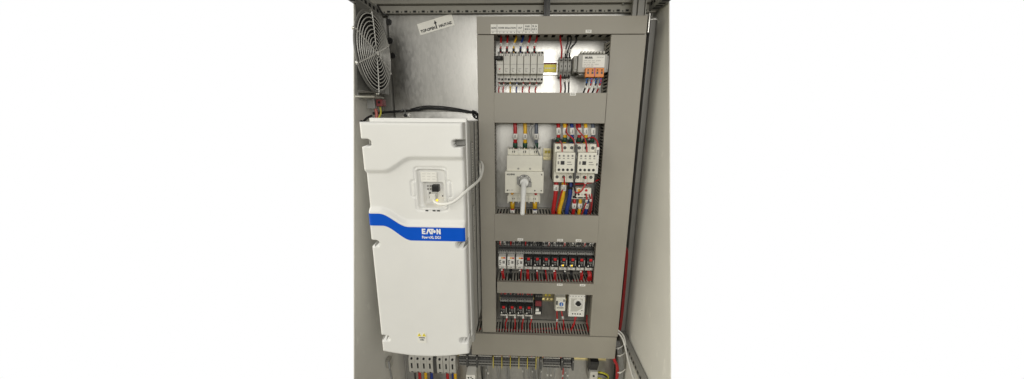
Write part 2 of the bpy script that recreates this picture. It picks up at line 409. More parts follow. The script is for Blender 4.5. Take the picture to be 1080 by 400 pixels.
for x, z, s, w in ((-78, 217, 'MAINS', 12), (-59, 217, 'POWER', 15), (-36, 217, 'ISOLATION', 27), (-11, 217, 'OUT', 10), (7.5, 220.5, 'FUSE', 11), (7.5, 214, 'BOX 4', 13), (25, 220.5, 'TR. 24', 12), (25, 214, 'AUX 4', 13)):
    text_part('lettering', s, 5.4, (x - off.x, -82.7, z - off.z), 'ink', ls, width=w, bold=.12)
for i, x in enumerate((-80, -63, -53, -44, -34, -25, -14, -5, 4, 12, 22, 30)):
    text_part('lettering', '%d' % (i % 6 + 1) if i % 2 else 'F%d' % (i // 2 + 1), 4.4, (x - off.x, -82.7, 206.6 - off.z), 'ink', ls)
# bundles lying in the channels, seen through the slots
def bundle(label, a, b, n, spread, axis):
    for i in range(n):
        m = R.choice(['wblack', 'wblack', 'red', 'wblack'])
        j = [R.uniform(-spread, spread) for _ in range(4)]; yy = R.uniform(-60, -18)
        mid = [(a[k] + b[k]) / 2 for k in range(2)]
        if axis == 'x': pts = [(a[0], yy, a[1] + j[0]), (mid[0], yy - 5, a[1] + j[1]), (b[0], yy, a[1] + j[2])]
        else: pts = [(a[0] + j[0], yy, a[1]), (a[0] + j[1], yy - 5, mid[1]), (a[0] + j[2], yy, b[1])]
        wire('wire', '%s wire among the bundle inside the %s' % ('red' if m == 'red' else 'black', label), pts, 3.4, m, group='wires bundled inside the %s' % label, seg=6)
bundle('top trunking', (-70, 222), (290, 222), 12, 14, 'x')
bundle('left vertical trunking', (-100, -640), (-100, 190), 4, 14, 'z')
bundle('right vertical trunking', (255, -640), (255, 190), 7, 24, 'z')
bundle('trunking under the main switch', (-70, -320), (215, -320), 8, 32, 'x')
bundle('slim trunking between relay rows', (-66, -516), (215, -516), 4, 10, 'x')
bundle('bottom trunking', (-140, -722), (295, -722), 14, 32, 'x')

# ------------------------------------------------------------------ DIN rails
def rail(label, x0, x1, z, m='steel', yo=0):
    g = G().box(x0, x1, -2.4 + yo, -0.8 + yo, z - 12.5, z + 12.5, m)
    for s in (-1, 1):
        g.box(x0, x1, -7.4 + yo, -0.8 + yo, z + s * 12.5 - .6, z + s * 12.5 + .6, m)
        g.box(x0, x1, -7.6 + yo, -6.3 + yo, z + s * 15.3 - 2.4, z + s * 15.3 + 2.4, m)
    return tag(g.build('mounting_rail', None, ((x0 + x1) / 2, 0, z), ((x0 + x1) / 2, 0, z)), label, 'mounting rail')
r1 = rail('steel mounting rail behind the breakers, carrying a yellow warning tag', -76, 216, 131)
r2 = rail('brassy mounting rail stub poking out left of the two contactors', 62, 216, -112, 'rail')
r3 = rail('mounting rail behind the row of eleven relays', -76, 218, -424)
r4 = rail('yellowish mounting rail behind the lower relays and thermostats', -72, 218, -590, 'rail')
r5 = rail('yellowish mounting rail carrying the small terminal strip at the bottom', -390, 300, -814, 'rail', -6)
off = (70, 0, 131)
q = G().box(56, 92, -9.2, -8, 121, 141, 'tagyellow', .2).build('warning_tag', r1, off)
g = G()
for i in range(5): g.box(59 + i * 6, 63 + i * 6, -9.7, -9.1, 129, 133, 'paper')
g.box(56, 92, -9.8, -8.1, 142.5, 146, 'darkred').build('tag_print', r1, off)
for r, xs, z in ((r2, (66, 75), -112), (r4, (80, 92, 207), -590)):
    for x in xs: G().box(x, x + 7, -9, -8, z + 3, z + 11, 'sepyellow').box(x, x + 7, -9, -8, z - 9, z - 4, 'rail').build('yellow_tag', r, r.location / S)

# ------------------------------------------------------------------ fused breakers, top row
def make_breaker(label):
    t = thing('fuse_switch', label, 'fuse switch', (-63.3, 0, 128))
    G().box(-8.6, 8.6, -54, -8.5, -39, 39, 'device', 1).build('housing', t)
    G().box(-8.3, 8.3, -72, -54.2, -20, 25, 'device', 1.6).build('carrier', t)
    G().box(-7, 7, -66, -54.2, 25.5, 30, 'paper', .5).box(-5.5, -1, -66.6, -65.9, 26.5, 29, 'ink').box(1, 4.5, -66.6, -65.9, 26.5, 29, 'inkgrey').build('label_window', t)
    for s in (-1, 1):
        G().cyl((-3.6, -54.6, s * 34 + (1 if s > 0 else 3)), 'y', 3.4, 1.6, 'inkgrey', 14).box(-6, -1.2, -55.9, -55.2, s * 34 + (.5 if s > 0 else 2.5), s * 34 + (1.5 if s > 0 else 3.5), 'hole').build('terminal_screw', t)
        G().box(2.2, 7.4, -55, -53.6, s * 34 - 2.6 + 2, s * 34 + 2.6 + 2, 'hole').build('wire_entry', t)
    g = G().box(-8.2, 8.2, -72.4, -71.9, 3.6, 4.4, 'inkgrey').box(-5, 3, -72.5, -71.9, -7, -6, 'inkgrey').box(-5, -1, -72.5, -71.9, -11, -9.6, 'inkgrey').box(-4, 1, -72.5, -71.9, -15, -13.8, 'inkgrey')
    g.build('rating_print', t)
    return t
br0 = make_breaker('leftmost pale grey fuse switch in the top row, with a black knob')
brs = [br0]
for i in range(1, 7):
    brs.append(copy_tree(br0, None, (-63.3 + 17.8 * i, 0, 128), '%s pale grey fuse switch from the left in the top row' % ORD[i] if i < 6 else 'rightmost pale grey fuse switch in the top row, beside the yellow tag'))
for b in brs: b['group'] = 'fuse switches in the top row'
G().cyl((-3, -79, 18), 'x', 5.5, 22, 'black', 16).build('knob', br0)
G().cyl((-1, -72.6, -8), 'y', 1.5, 1, 'btnred', 10).build('indicator', br0)

cols = ['red', 'red', 'yellow', 'wblue', 'red', 'red']
cn = {'red': 'red', 'yellow': 'yellow', 'wblue': 'blue', 'slate': 'grey-blue', 'wblack': 'black'}
for i, (m, x) in enumerate(zip(cols, (-64, -47, -29, -11, 8, 26))):
    xa = x + (8 if i > 1 else 3)
    wire('wire', '%s wire dropping from the top trunking into the %s fuse switch' % (cn[m], ORD[i]),
         [(xa, -40, 212), (xa - 1, -48, 199), (x + 2, -56, 184), (x + 1, -56, 170), (x + 1, -50, 162)], 2.5, m, [(.6, 9)], 'wires above the fuse switches', sleeve=[(.82, 8, 'wblack')])
for i, (m, x) in enumerate(zip(['red', 'red', 'yellow', 'wblue', 'red', 'red', 'red'], (-68, -56, -38, -20, -2, 16, 34))):
    wire('wire', '%s wire running from under the %s fuse switch to the trunking below' % (cn[m], ORD[i]),
         [(x, -46, 96), (x + 1, -48, 82), (x + R.uniform(-3, 3), -50, 68), (x + 1, -50, 52)], 2.0, m, [(.33, 7)], 'wires below the fuse switches')

# ------------------------------------------------------------------ three terminals beside the tag
def make_term(label, x):
    t = thing('terminal_block', label, 'terminal', (x, 0, 130))
    G().prof([(-8, -25), (-44, -25), (-52, -8), (-52, 8), (-44, 25), (-8, 25)], -4.6, 4.6, 'socket_light').build('housing', t)
    for s in (-1, 1): G().cyl((0, -49.4, s * 15), (0, -1, s * .5), 3, 2.5, 'steel', 12).box(-2.5, 2.5, -51.6, -50.4, s * 15 - .7, s * 15 + .7, 'hole').build('terminal_screw', t)
    G().box(-2.4, 2.4, -53, -51.8, -3, 3, 'device', .3).box(-1.4, 1.4, -53.4, -52.9, -2.5, 2.5, 'ink').build('number_tag', t)
    return t
tb = make_term('leftmost of three dark grey terminals, with the red wire', 100)
copy_tree(tb, None, (111, 0, 130), 'middle of three dark grey terminals right of the yellow tag')
copy_tree(tb, None, (122, 0, 130), 'rightmost of three dark grey terminals, nearest the power supply')
for i, (x, xt, m) in enumerate(((100, 95, 'red'), (111, 114, 'wblack'), (122, 136, 'wblack'))):
    wire('wire', '%s wire coming down to the %s of three dark terminals' % (cn[m], ['left', 'middle', 'right'][i]), [(xt, -42, 212), (xt + 1, -50, 192), (x, -50, 172), (x, -44, 150)], 2.3, m, [(.72, 10)] if i else ())
    wire('wire', '%s wire leaving the bottom of the %s of three dark terminals' % (cn[m], ['left', 'middle', 'right'][i]), [(x, -44, 110), (x, -50, 92), (x + R.uniform(-3, 3), -50, 72), (x, -50, 52)], 2.3, m, [(.3, 8)] if i else ())
wire('wire', 'second black wire running down between the middle and right terminals', [(124, -42, 212), (123, -52, 190), (116, -53, 170), (115, -44, 150)], 2.0, 'wblack')

# ------------------------------------------------------------------ power supply
ps = thing('power_supply', 'grey finned power supply with an orange plug on the top row', 'power supply', (176, 0, 132))
G().box(-30, 30, -62, -9, -26, 24, 'steel', 1.5).build('core', ps)
G().box(-37, 37, -88, -62, -22, 22, 'psu', 2).build('housing', ps)
for s in (-1, 1): G().box(s * 37, s * 46 , -74, -20, -19, 21, 'psu', 2).box(s * 38, s * 43, -78, -74, -14, 14, 'socket_light', 1).build('side_cheek', ps)
g = G()
for i in range(8): g.box(-30 + i * 8, -26 + i * 8, -84, -40, 24, 30, 'device', .6)
g.build('fin_row', ps)
lb = G().box(-26, 30, -89.2, -88, -10, 19, 'paper', .2).build('rating_label', ps)
text_part('lettering', 'MURR', 7, (-11, -89.5, 13), 'ink', lb, width=20, bold=.3)
for z, w in ((6, 44), (1.5, 30), (-3, 40), (-7, 26)): text_part('lettering', '24V DC 5A  230V', 3.4, (-24 + w / 2, -89.5, z), 'inkgrey', lb, width=w)
text_part('lettering', 'PICCO', 4, (18, -89.5, 14), 'inkgrey', lb, width=17)
oc = thing('plug_connector', 'orange four-way plug on the front of the power supply', 'connector', (180, -88, 108))
for i in range(2): G().box(-23.5 + i * 24, -.6 + i * 24, -13, 0, -11, 11, 'orange', 1).build('housing', oc)
G().box(-1.2, .6, -14, 0, -9, 12, 'purple', .3).build('latch', oc)
for i in range(4):
    x = -17 + i * 11.2 + (1 if i > 1 else 0)
    G().box(x - 2.4, x + 2.4, -13.5, -12.6, -3.4, 2.4, 'black').build('wire_entry', oc)
    G().box(x - 1.6, x + 1.6, -14, -12.6, 4.6, 7.4, 'hole').build('release_slot', oc)
    m = ['wblack', 'red', 'wblack', 'red'][i]
    wire('wire', '%s wire with blue ferrule under the %s way of the orange plug' % (cn[m], ORD[i]), [(180 + x, -94, 98), (180 + x, -96, 86), (180 + x - 2, -86, 72), (180 + x - 5, -62, 52)], 2.3, m, [(.42, 8)], sleeve=[(.16, 12, 'dialblue')])

# ------------------------------------------------------------------ main switch
sw = thing('main_switch', 'large cream isolator switch with a long white lever', 'main switch', (5, 0, -165))
g = G().box(-47, 47, -62, -1, 56, 73, 'cream', 1.5)
for i in range(7): g.box(-47 + i * 15.4 - 1, -45 + i * 15.4, -66, -20, 58, 77, 'cream', .5)
g.build('upper_terminals', sw)
for i in range(5): G().cyl((-31 + i * 15.5, -62.8, 66), 'y', 4 if i % 2 == 0 else 3, 2, 'black' if i % 2 == 0 else 'steel', 14).build('terminal_screw', sw)
G().box(-50, 50, -78, -1, 10, 57, 'cream', 2).build('housing', sw)
for x in (-17, 16): G().cyl((x, -78.6, 20), 'y', 3.4, 2, 'device', 14).box(x - 2.4, x + 2.4, -80, -79.4, 19.4, 20.6, 'hole').build('cover_screw', sw)
pn = G().box(-54, 54, -95, -1, -47, 14, 'cream', 2).build('front_panel', sw)
g = G(); logo(g, -44, 4.2, 17, 4.6, -95.6, -95.1, 'ink'); g.build('emblem', pn)
for x, z in ((-47, 6.6), (48, 6.6), (-47, -39), (48, -39), (30, -39)): G().cyl((x, -95.4, z), 'y', 1.8, 1.2, 'hole', 10).build('rivet', pn)
text_part('lettering', 'P3-100', 4, (-38, -95.5, -38.6), 'inkgrey', pn, width=14)
G().poly([(24 * math.cos(i * math.pi / 16) * (1 if i % 8 else 1.06), -14 + 26 * math.sin(i * math.pi / 16)) for i in range(32)], -97, -95, 'cream').build('dial_plate', pn)
d = G().cyl((0, -99, -12), 'y', 19, 5, 'socket_light', 32)
for i in range(12):
    a = i * math.pi / 6; d.box(15.5 * math.cos(a) - 1.3, 15.5 * math.cos(a) + 1.3, -102, -101, -12 + 15.5 * math.sin(a) - 1.3, -12 + 15.5 * math.sin(a) + 1.3, 'paper' if i % 3 else 'black')
d.box(7, 20, -104, -101.3, -27, -13, 'socket', .8).box(-20, -14, -103, -101.3, -20, 2, 'socket', .6)
d.build('dial_ring', sw)
G().cyl((0, -107, -12), 'y', 12.5, 16, 'hand', 28).cyl((0, -117, -12), 'y', 10.5, 4, 'hand', 28, 12.5).build('knob', sw)
G().tube([(-1.5, -112, -10), (-2, -134, -32), (-3, -154, -60), (-4, -168, -82)], [7.6] * 8 + [6.6] * 8 + [6.2] * 3, 'hand', 14).ball((-4, -168, -82), 6.5, 'hand').build('lever', sw)
g = G().box(-47, 47, -64, -1, -81, -58, 'cream', 1.5)
for i in range(7): g.box(-47 + i * 15.4 - 1, -45 + i * 15.4, -68, -20, -84, -62, 'cream', .5)
g.box(-45, 45, -72, -30, -58.5, -46, 'cream', 1)
g.build('lower_terminals', sw)
for i in range(5): G().cyl((-31 + i * 15.5, -64.6, -71), 'y', 3.4, 2, 'black' if i % 2 == 0 else 'steel', 14).build('terminal_screw', sw)
G().ball((-34, -73, -53), 4.5, 'amber').build('indicator', sw); G().ball((34, -73, -53), 4.5, 'btnred').build('indicator', sw)

for i, (m, x) in enumerate((('red', -23), ('yellow', 5), ('slate', 36))):
    wire('power_cable', 'thick %s cable entering the top of the main switch' % cn[m], [(x - 2, -46, -6), (x, -58, -22), (x + 1, -60, -50), (x + 1, -56, -76), (x + 1, -50, -96)], 5.4, m, [(.57, 16)], cat='cable', sleeve=[(.84, 16, 'green')])
wire('wire', 'thin grey wire arching beside the grey-blue cable above the main switch', [(26, -50, -14), (16, -72, -36), (24, -80, -62), (42, -78, -96), (48, -70, -112)], 1.7, 'wgrey')
wire('wire', 'second thin grey wire looping from the trunking to the main switch', [(22, -50, -10), (30, -80, -22), (22, -80, -42), (34, -70, -82)], 1.5, 'wgrey')
for i, (m, x, s) in enumerate((('red', -29, 'yellow'), ('yellow', 5, 'yellow'), ('wblue', 38, 'yellow'))):
    wire('power_cable', 'thick %s cable with yellow sleeve leaving the bottom of the main switch' % cn[m], [(x, -52, -238), (x, -54, -258), (x, -54, -280), (x, -52, -300)], 5.6, m, [(.68, 15)] if i != 1 else (), cat='cable', sleeve=[(.30, 24, s)])

# ------------------------------------------------------------------ contactors
def make_contactor(label):
    t = thing('contactor', label, 'contactor', (113, 0, -120))
    G().box(-28.5, 27.5, -58, -8.5, -60, 54, 'black', 1.5).build('base', t)
    b = G().box(-27.2, 27.2, -100, -58.2, -58, 47, 'cream', 1.5)
    for s in (-1, 1):
        for x in (-9, 9): b.box(x - .8, x + .8, -104, -92, s * 40 - 10 - (s < 0) * 4, s * 40 + 8, 'cream', .3)
    b.build('housing', t)
    for s in (-1, 1):
        for x in (-18, 0, 18):
            zs = 37 if s > 0 else -43; G().cyl((x, -100.6, zs), 'y', 4.2, 2, 'black', 14).box(x - 2.6, x + 2.6, -102.4, -101.6, zs - .6, zs + .6, 'inkgrey').box(x - .6, x + .6, -102.4, -101.6, zs - 2.6, zs + 2.6, 'inkgrey').build('terminal_screw', t)
    fb = G().box(-24.5, 24.5, -127, -100.2, -27, 27, 'cream', 2).build('front_block', t)
    g = G()
    for i in range(4):
        G().cyl((-17 + i * 11.4, -127.4, 18.5), 'y', 3.5, 1.4, 'device', 12).cyl((-17 + i * 11.4, -128, 18.5), 'y', 1.8, 1, 'black', 8).build('screw', fb)
        G().cyl((-17 + i * 11.4, -127.4, -18.5), 'y', 3.5, 1.4, 'black', 12).build('screw', fb)
        g.box(-19 + i * 11.4, -14 + i * 11.4, -127.5, -126.9, 10.6, 12.4, 'inkgrey')
    g.build('marking_strip', fb)
    G().box(-13, -3, -127.8, -126.8, -5, 5, 'black', .5).box(-21, -17, -127.6, -126.9, -4, 4, 'inkgrey').box(4, 14, -127.5, -126.9, 1, 3, 'inkgrey').box(4, 17, -127.5, -126.9, -5, -3.5, 'inkgrey').build('coil_window', fb)
    return t
c0 = make_contactor('left one of the two cream contactors side by side'); c0['group'] = 'contactors'
c1 = copy_tree(c0, None, (169.5, 0, -120), 'right one of the two cream contactors, with a small white block on its edge')
G().box(24.6, 32, -116, -80, -30, 40, 'paper', 1).box(26, 30, -116.8, -115.9, 20, 34, 'inkgrey').box(26.5, 29.5, -116.8, -115.9, -8, -2, 'black').build('interlock', c1)
G().box(-31.5, -25.2, -118, -60, -46, 46, 'socket', 1).build('interlock', c1)
top6 = (('red', 96), ('yellow', 114), ('wblue', 133), ('red', 153), ('yellow', 171), ('slate', 190))
for i, (m, x) in enumerate(top6):
    wire('power_cable', 'thick %s cable entering the top of the %s contactor' % (cn[m], 'left' if i < 3 else 'right'), [(x + R.uniform(-3, 3), -50, -4), (x, -66, -22), (x + 2, -72, -44), (x + 1, -68, -74)], 5.2, m, [(.57, 19)], cat='cable', sleeve=[(.86, 13, 'green')])
G().box(84, 200, -64, -40, -64, -57, 'black', 1)
for k, (lab, pts, m) in enumerate((
    ('thin red wire curving across the blue cable to the left contactor', [(122, -60, -20), (118, -86, -44), (136, -96, -62), (141, -106, -86)], 'red'),
    ('thin red wire snaking from the trunking across the right contactor top', [(146, -60, -16), (146, -86, -34), (164, -96, -56), (170, -106, -80), (171, -108, -98)], 'red'),
    ('short red wire dropping into the left contactor front', [(100, -84, -66), (104, -104, -74), (106, -108, -98)], 'pink'),
    ('red wire bending over the right shoulder of the right contactor', [(176, -70, -60), (190, -84, -56), (198, -100, -66), (202, -106, -86)], 'red'),
    ('pale wire tucked between the two contactors at their top', [(139, -96, -60), (141, -112, -84), (142, -118, -110)], 'wgrey'))):
    wire('wire', lab, pts, 1.9, m)
low = (('red', 96, 93), ('yellow', 117, 111), ('wblue', 137, 132))
for m, xa, xb in low:
    wire('power_cable', 'thick %s cable hanging from the bottom of the left contactor into trunking' % cn[m], [(xa, -62, -168), (xa, -78, -190), (xa - 2, -82, -225), (xb - 2, -74, -262), (xb, -56, -296)], 6.2, m, [(.26, 17)] if m != 'wblue' else (), cat='cable', sleeve=[(.2, 26, 'wblack')] if m == 'wblue' else None)
# overload relay
ov = thing('overload_relay', 'small cream overload relay under the right contactor', 'overload relay', (164, 0, -212))
G().box(-27, 27, -84, -8.5, -18, 16, 'device', 1.5).build('base', ov)
G().box(-15, 26, -104, -84.2, -7, 19, 'cream', 1.5).build('front_block', ov)
for i in range(4): G().cyl((-8 + i * 9, -104.6, 1), 'y', 3, 1.4, 'device' if i % 2 else 'black', 12).build('terminal_screw', ov)
G().cyl((-8, -105, 13), 'y', 3.6, 3, 'amber', 14).build('button', ov); G().cyl((12, -105, 13), 'y', 3.4, 3, 'btnred', 14).build('button', ov)
for i in range(3): G().box(-21 + i * 16, -9 + i * 16, -85, -83.8, -15, -9, 'hole').build('cable_entry', ov)
for i, (m, x) in enumerate((('red', 150), ('yellow', 167), ('wblue', 186))):
    wire('power_cable', 'thick %s cable leaving the bottom of the overload relay' % cn[m], [(x, -70, -226), (x, -76, -240), (x, -72, -262), (x, -54, -296)], 5.0, m, [(.35, 16)], cat='cable')
for k, (lab, pts, m, mk) in enumerate((
    ('thin red wire with white marker hanging from the left contactor', [(113, -112, -160), (114, -110, -184), (108, -104, -210), (104, -80, -250), (102, -56, -296)], 'red', [(.2, 14)]),
    ('red wire looping from the right contactor down around to the overload relay', [(171, -112, -158), (170, -116, -178), (160, -118, -198), (147, -112, -204), (144, -96, -192)], 'red', [(.18, 12)]),
    ('red wire crossing level under both contactors to the right trunking', [(112, -70, -190), (150, -76, -188), (190, -84, -182), (222, -60, -176)], 'red', ()),
    ('black wire bundle hanging between the contactors beside the overload relay', [(143, -100, -166), (142, -108, -186), (148, -104, -212), (146, -80, -226)], 'wblack', ()),
    ('second black wire dropping from the right contactor edge', [(198, -98, -168), (200, -104, -186), (206, -80, -214), (208, -56, -296)], 'wblack', ()),
    ('red wire dropping right of the overload relay into the slots', [(196, -80, -214), (198, -84, -236), (200, -72, -264), (200, -52, -296)], 'red', ()),
    ('red wire with white marker in front of the overload relay', [(176, -106, -208), (178, -110, -226), (176, -90, -254), (174, -56, -296)], 'red', [(.2, 9)]),
    ('dark red wire between the blue cable and the overload cables', [(184, -104, -210), (190, -104, -228), (194, -84, -256), (192, -56, -296)], 'darkred', [(.18, 8)]))):
    wire('wire', lab, pts, 2.1, m, mk)

# ------------------------------------------------------------------ relays
def make_relay(label, white):
    t = thing('relay', label, 'relay', (0, 0, 0))
    b = G().prof([(-8.5, -49), (-46, -49), (-50, -42), (-50, 18), (-42, 24), (-42, 35), (-32, 46), (-8.5, 46)], -12.9, 12.9, 'socket').build('socket', t)
    g = G()
    for i in range(4):
        for z, y in ((40, -38), (31, -42.6)): g.cyl((-9 + i * 6, y, z), (0, -1, .5), 2.3, 1.8, 'socket_light', 8)
    for i in range(5): g.box(-11 + i * 5, -8.4 + i * 5, -50.6, -49.8, 21, 25, 'hole')
    g.build('terminal_screws', b)
    g = G().box(-12.6, 12.6, -56, -46, 6.5, 16, 'socket_light', 1)
    for i in range(4): g.box(-10 + i * 5.6, -6.6 + i * 5.6, -56.5, -55.6, 13.2, 17, 'hole').box(-10 + i * 5.6, -7.6 + i * 5.6, -56.5, -55.6, 8, 9.4, 'hole')
    g.build('retaining_clip', t)
    G().box(-11.2, 11.2, -74, -50.2, -27, 4.5, 'paper' if white else 'black', 1.2).build('module', t)
    if white:
        G().box(-3, 4, -74.6, -73.8, -1.5, 3, 'amber').box(4, 10, -74.6, -73.8, -1.5, 3, 'btnred').build('indicator_band', t)
        g = G()
        for z, w in ((-8, 6), (-12, 4), (-16, 7), (-21, 5)): g.box(-9, -9 + w, -74.5, -73.9, z - 1.2, z + 1.2, 'ink')
        g.box(1, 8, -74.5, -73.9, -18, -9, 'inkgrey').build('module_print', t)
    else:
        G().box(-4.2, 4.2, -76.5, -72, -4.2, 3.4, 'btnred', 1).build('button', t)
        g = G().box(6.8, 9.6, -74.5, -73.9, -21, -2, 'socket_light').box(-8, -5, -74.5, -73.9, -23, -18, 'paper').box(-1, 2, -74.5, -73.9, -20, -15, 'inkgrey').box(-9, -7, -74.5, -73.9, -11, -5, 'inkgrey').box(-4, 4, -74.5, -73.9, -12, -9, 'inkgrey')
        g.build('module_print', t)
    G().box(-12, 12, -57, -50.2, -44, -32.5, 'device', .8).box(-8, 8, -57.6, -56.9, -41, -36, 'paper').box(-5, 4, -58, -57.5, -39.6, -37.6, 'inkgrey').build('label_holder', t)
    return t
PITCH = 26.7
rw = make_relay('white-faced relay with orange band at the left end of the upper relay row', True)
rb = make_relay('black relay with red button, fourth from the left in the upper relay row', False)
wl = ['leftmost of three white-faced relays with orange bands', 'middle one of three white-faced relays with orange bands', 'right one of three white-faced relays, beside the first black relay']
bl = ['black relay with red button just right of the white-faced relays', 'second black relay with red button right of the white-faced ones', 'third black relay with red button right of the white-faced ones', 'black relay left of the two with lit amber lamps',
      'left one of the two black relays with lit amber lamps', 'right one of the two black relays with lit amber lamps', 'black relay right of the two lit ones, second from the row end', 'black relay with red button at the right end of the upper row']
bl4 = ['black relay at the left end of the lower row of four', 'second black relay from the left in the lower row of four', 'third black relay from the left in the lower row of four', 'rightmost black relay in the lower row, beside the dark red module']
for i in range(11):
    x = -58.5 + i * PITCH; p = (x, 0, -421)
    if i < 3: r = rw if i == 0 else copy_tree(rw, None, p)
    else: r = rb if i == 3 else copy_tree(rb, None, p)
    r.location = Vector(p) * S; r['label'] = (wl + bl)[i]; r['group'] = 'relays in the upper relay row'
    if i in (7, 8): G().box(-4.2, 0, -75.2, -73.8, -22, -17.6, 'led', .4).build('lamp', r)
for i in range(4):
    r = copy_tree(rb, None, (-54 + i * 26.7, 0, -588), bl4[i]); r['group'] = 'relays in the lower relay row'
# wires above and below the relay rows
for i in range(11):
    x = -58.5 + i * PITCH
    for k in range(3):
        if R.random() < .2: continue
        m = R.choice(['red', 'wblack', 'wblack']); xa = x - 8 + k * 8 + R.uniform(-2, 2)
        wire('wire', '%s wire entering the top of the %s relay in the upper row' % (cn[m], ORD[i]), [(xa + R.uniform(-3, 3), -42, -346), (xa, -62, -364), (xa + R.uniform(-2, 2), -62, -380), (xa, -44, -392)], 2.0, m, [(.6, R.choice([12, 15, 18]))] if R.random() < .75 else (), 'wires above the %s relay of the upper row' % ORD[i], seg=6)
    xs = x + R.uniform(-4, 4); dr = R.uniform(-2, 6)
    for k in range(2):
        m = ['wblack', ['red', 'red', 'wblack'][R.randrange(3)] if i > 1 else 'wblack'][k] if i % 3 else ['red', 'red'][k]; xa = xs + k * 4.2
        wire('wire', '%s wire hanging from the bottom of the %s relay in the upper row' % (cn[m], ORD[i]), [(xa, -44, -466), (xa + dr * .2, -58, -476), (xa + dr * .6, -58, -489), (xa + dr, -50, -512)], 2.3, m, [(.2, 6)] if R.random() < .3 else (), 'wires below the %s relay of the upper row' % ORD[i], seg=6)
for k in range(5): wire('wire', 'red wire in the cluster at the right end below the upper relays', [(206 + k * 2, -50 - k * 3, -466), (208 + k * 2, -64, -480), (206 + k * 3, -60, -492), (212 + k, -50, -512)], 2.3, 'red', (), 'red wires clustered below the last upper relay', seg=6)
for i in range(4):
    x = -54 + i * 26.7
    for k in range(3):
        m = R.choice(['red', 'wblack', 'red']); xa = x - 7 + k * 7 + R.uniform(-2, 2)
        wire('wire', '%s wire entering the top of the %s relay in the lower row' % (cn[m], ORD[i]), [(xa, -42, -516), (xa, -62, -534), (xa, -62, -549), (xa, -44, -560)], 2.0, m, [(.62, 16)] if k != 1 else (), 'wires above the %s relay of the lower row' % ORD[i], seg=6)
    wire('wire', 'red wire hanging below the %s relay in the lower row' % ORD[i], [(x + 8, -42, -630), (x + 9, -56, -644), (x + 8 + R.uniform(-4, 2), -56, -664), (x + 7, -50, -692)], 2.2, 'red', [(.2, 8)], seg=6)
    wire('wire', 'black wire hanging below the %s relay in the lower row' % ORD[i], [(x - 4, -42, -630), (x - 3, -52, -646), (x - 4, -50, -662), (x - 3, -48, -692)], 2.0, 'wblack', (), seg=6)

# dark red module and thermostats
md = thing('auxiliary_module', 'narrow black module with a dark red window beside the lower relays', 'module', (56, 0, -584))
G().box(-12, 12, -62, -8.5, -36, 40, 'black', 1.5).build('housing', md)
G().box(-10, 9, -68, -62.2, -3, 14, 'darkred', 1).build('red_window', md)
G().box(-9, 8, -66, -62.2, -33, -25, 'paper', .6).box(-9, 2, -68, -62.2, -21, -12, 'green', .6).build('label_holder', md)
for i in range(3): G().cyl((-7 + i * 7, -62.6, 30), 'y', 2.6, 1.6, 'steel', 10).box(-8.5 + i * 7, -5.5 + i * 7, -63.9, -63.3, 29.4, 30.6, 'hole').build('terminal_screw', md)
th = thing('thermostat', 'smaller pale thermostat with a blue dial', 'thermostat', (126, 0, -580))
G().box(-17, 17, -44, -8.5, -33, 32, 'device', 1.5).build('base', th)
G().box(-15.5, 15.5, -62, -44.2, -26, 22, 'cream', 2).build('front_block', th)
G().cyl((2, -63, 1), 'y', 9, 3, 'paper', 24).cyl((2, -66, 1), 'y', 6.2, 5, 'dialblue', 20).box(1.2, 2.8, -69.2, -68.2, -3, 6, 'paper').build('dial', th)
for a in (-10, 0, 10):
    G().cyl((a, -45, 27), 'y', 2.8, 2, 'black', 10).build('screw', th)
    G().cyl((a, -45, -29), 'y', 2.4, 2, 'inkgrey', 10).build('screw', th)
G().box(-14, -9, -62.6, -61.9, -4, 10, 'ink').box(-12, 10, -62.6, -61.9, -16, -13, 'inkgrey').box(8, 13, -62.6, -61.9, 8, 16, 'inkgrey').build('scale_print', th)
t2 = thing('thermostat', 'larger white thermostat with a black knob', 'thermostat', (178, 0, -585))
G().box(-25, 25, -40, -8.5, -40, 40, 'device', 1.5).build('base', t2)
G().box(-25.5, 25.5, -60, -40.2, -42, 38, 'paper', 2.5).build('front_block', t2)
G().poly([(-19, 24), (-19, -22), (0, -22), (18, -10), (18, 24)], -60.6, -60, 'device').build('grey_field', t2)
G().cyl((3, -61.4, 10), 'y', 14, 2, 'paper', 28).build('scale_disc', t2)
G().cyl((3, -66, 10), 'y', 7, 9, 'black', 22).box(-6, 12, -71, -66, 8, 12, 'black', 1).build('knob', t2)
g = G()
for i in range(4): g.box(-14 + i * 8, -10 + i * 8, -60.7, -59.9, -33, -29, 'hole')
for i in range(6): g.box(-24 + i * 9, -21 + i * 9, -60.5, -59.9, 31, 33, 'inkgrey')
g.box(14, 19, -60.5, -59.9, -20, -17, 'inkgrey').build('vent_row', t2)
for lab, pts, m, mk in (('thin red wire left below the blue-dial thermostat', [(118, -36, -606), (118, -46, -624), (119, -50, -650), (117, -48, -692)], 'red', [(.5, 9)]),
                        ('red wire with white marker right below the blue-dial thermostat', [(132, -36, -606), (134, -46, -626), (140, -50, -652), (142, -48, -692)], 'red', [(.4, 10)]),
                        ('first of two twisted red wires below the larger thermostat', [(180, -34, -624), (180, -46, -640), (170, -54, -664), (164, -48, -694)], 'red', ()),
                        ('second of two twisted red wires below the larger thermostat', [(183, -34, -624), (176, -48, -642), (175, -50, -664), (160, -46, -694)], 'red', ()),
                        ('red wire in the lower right corner of the lower relay row', [(219, -30, -640), (217, -46, -658), (221, -50, -674), (222, -46, -694)], 'red', ())):
    wire('wire', lab, pts, 2.2, m, mk)

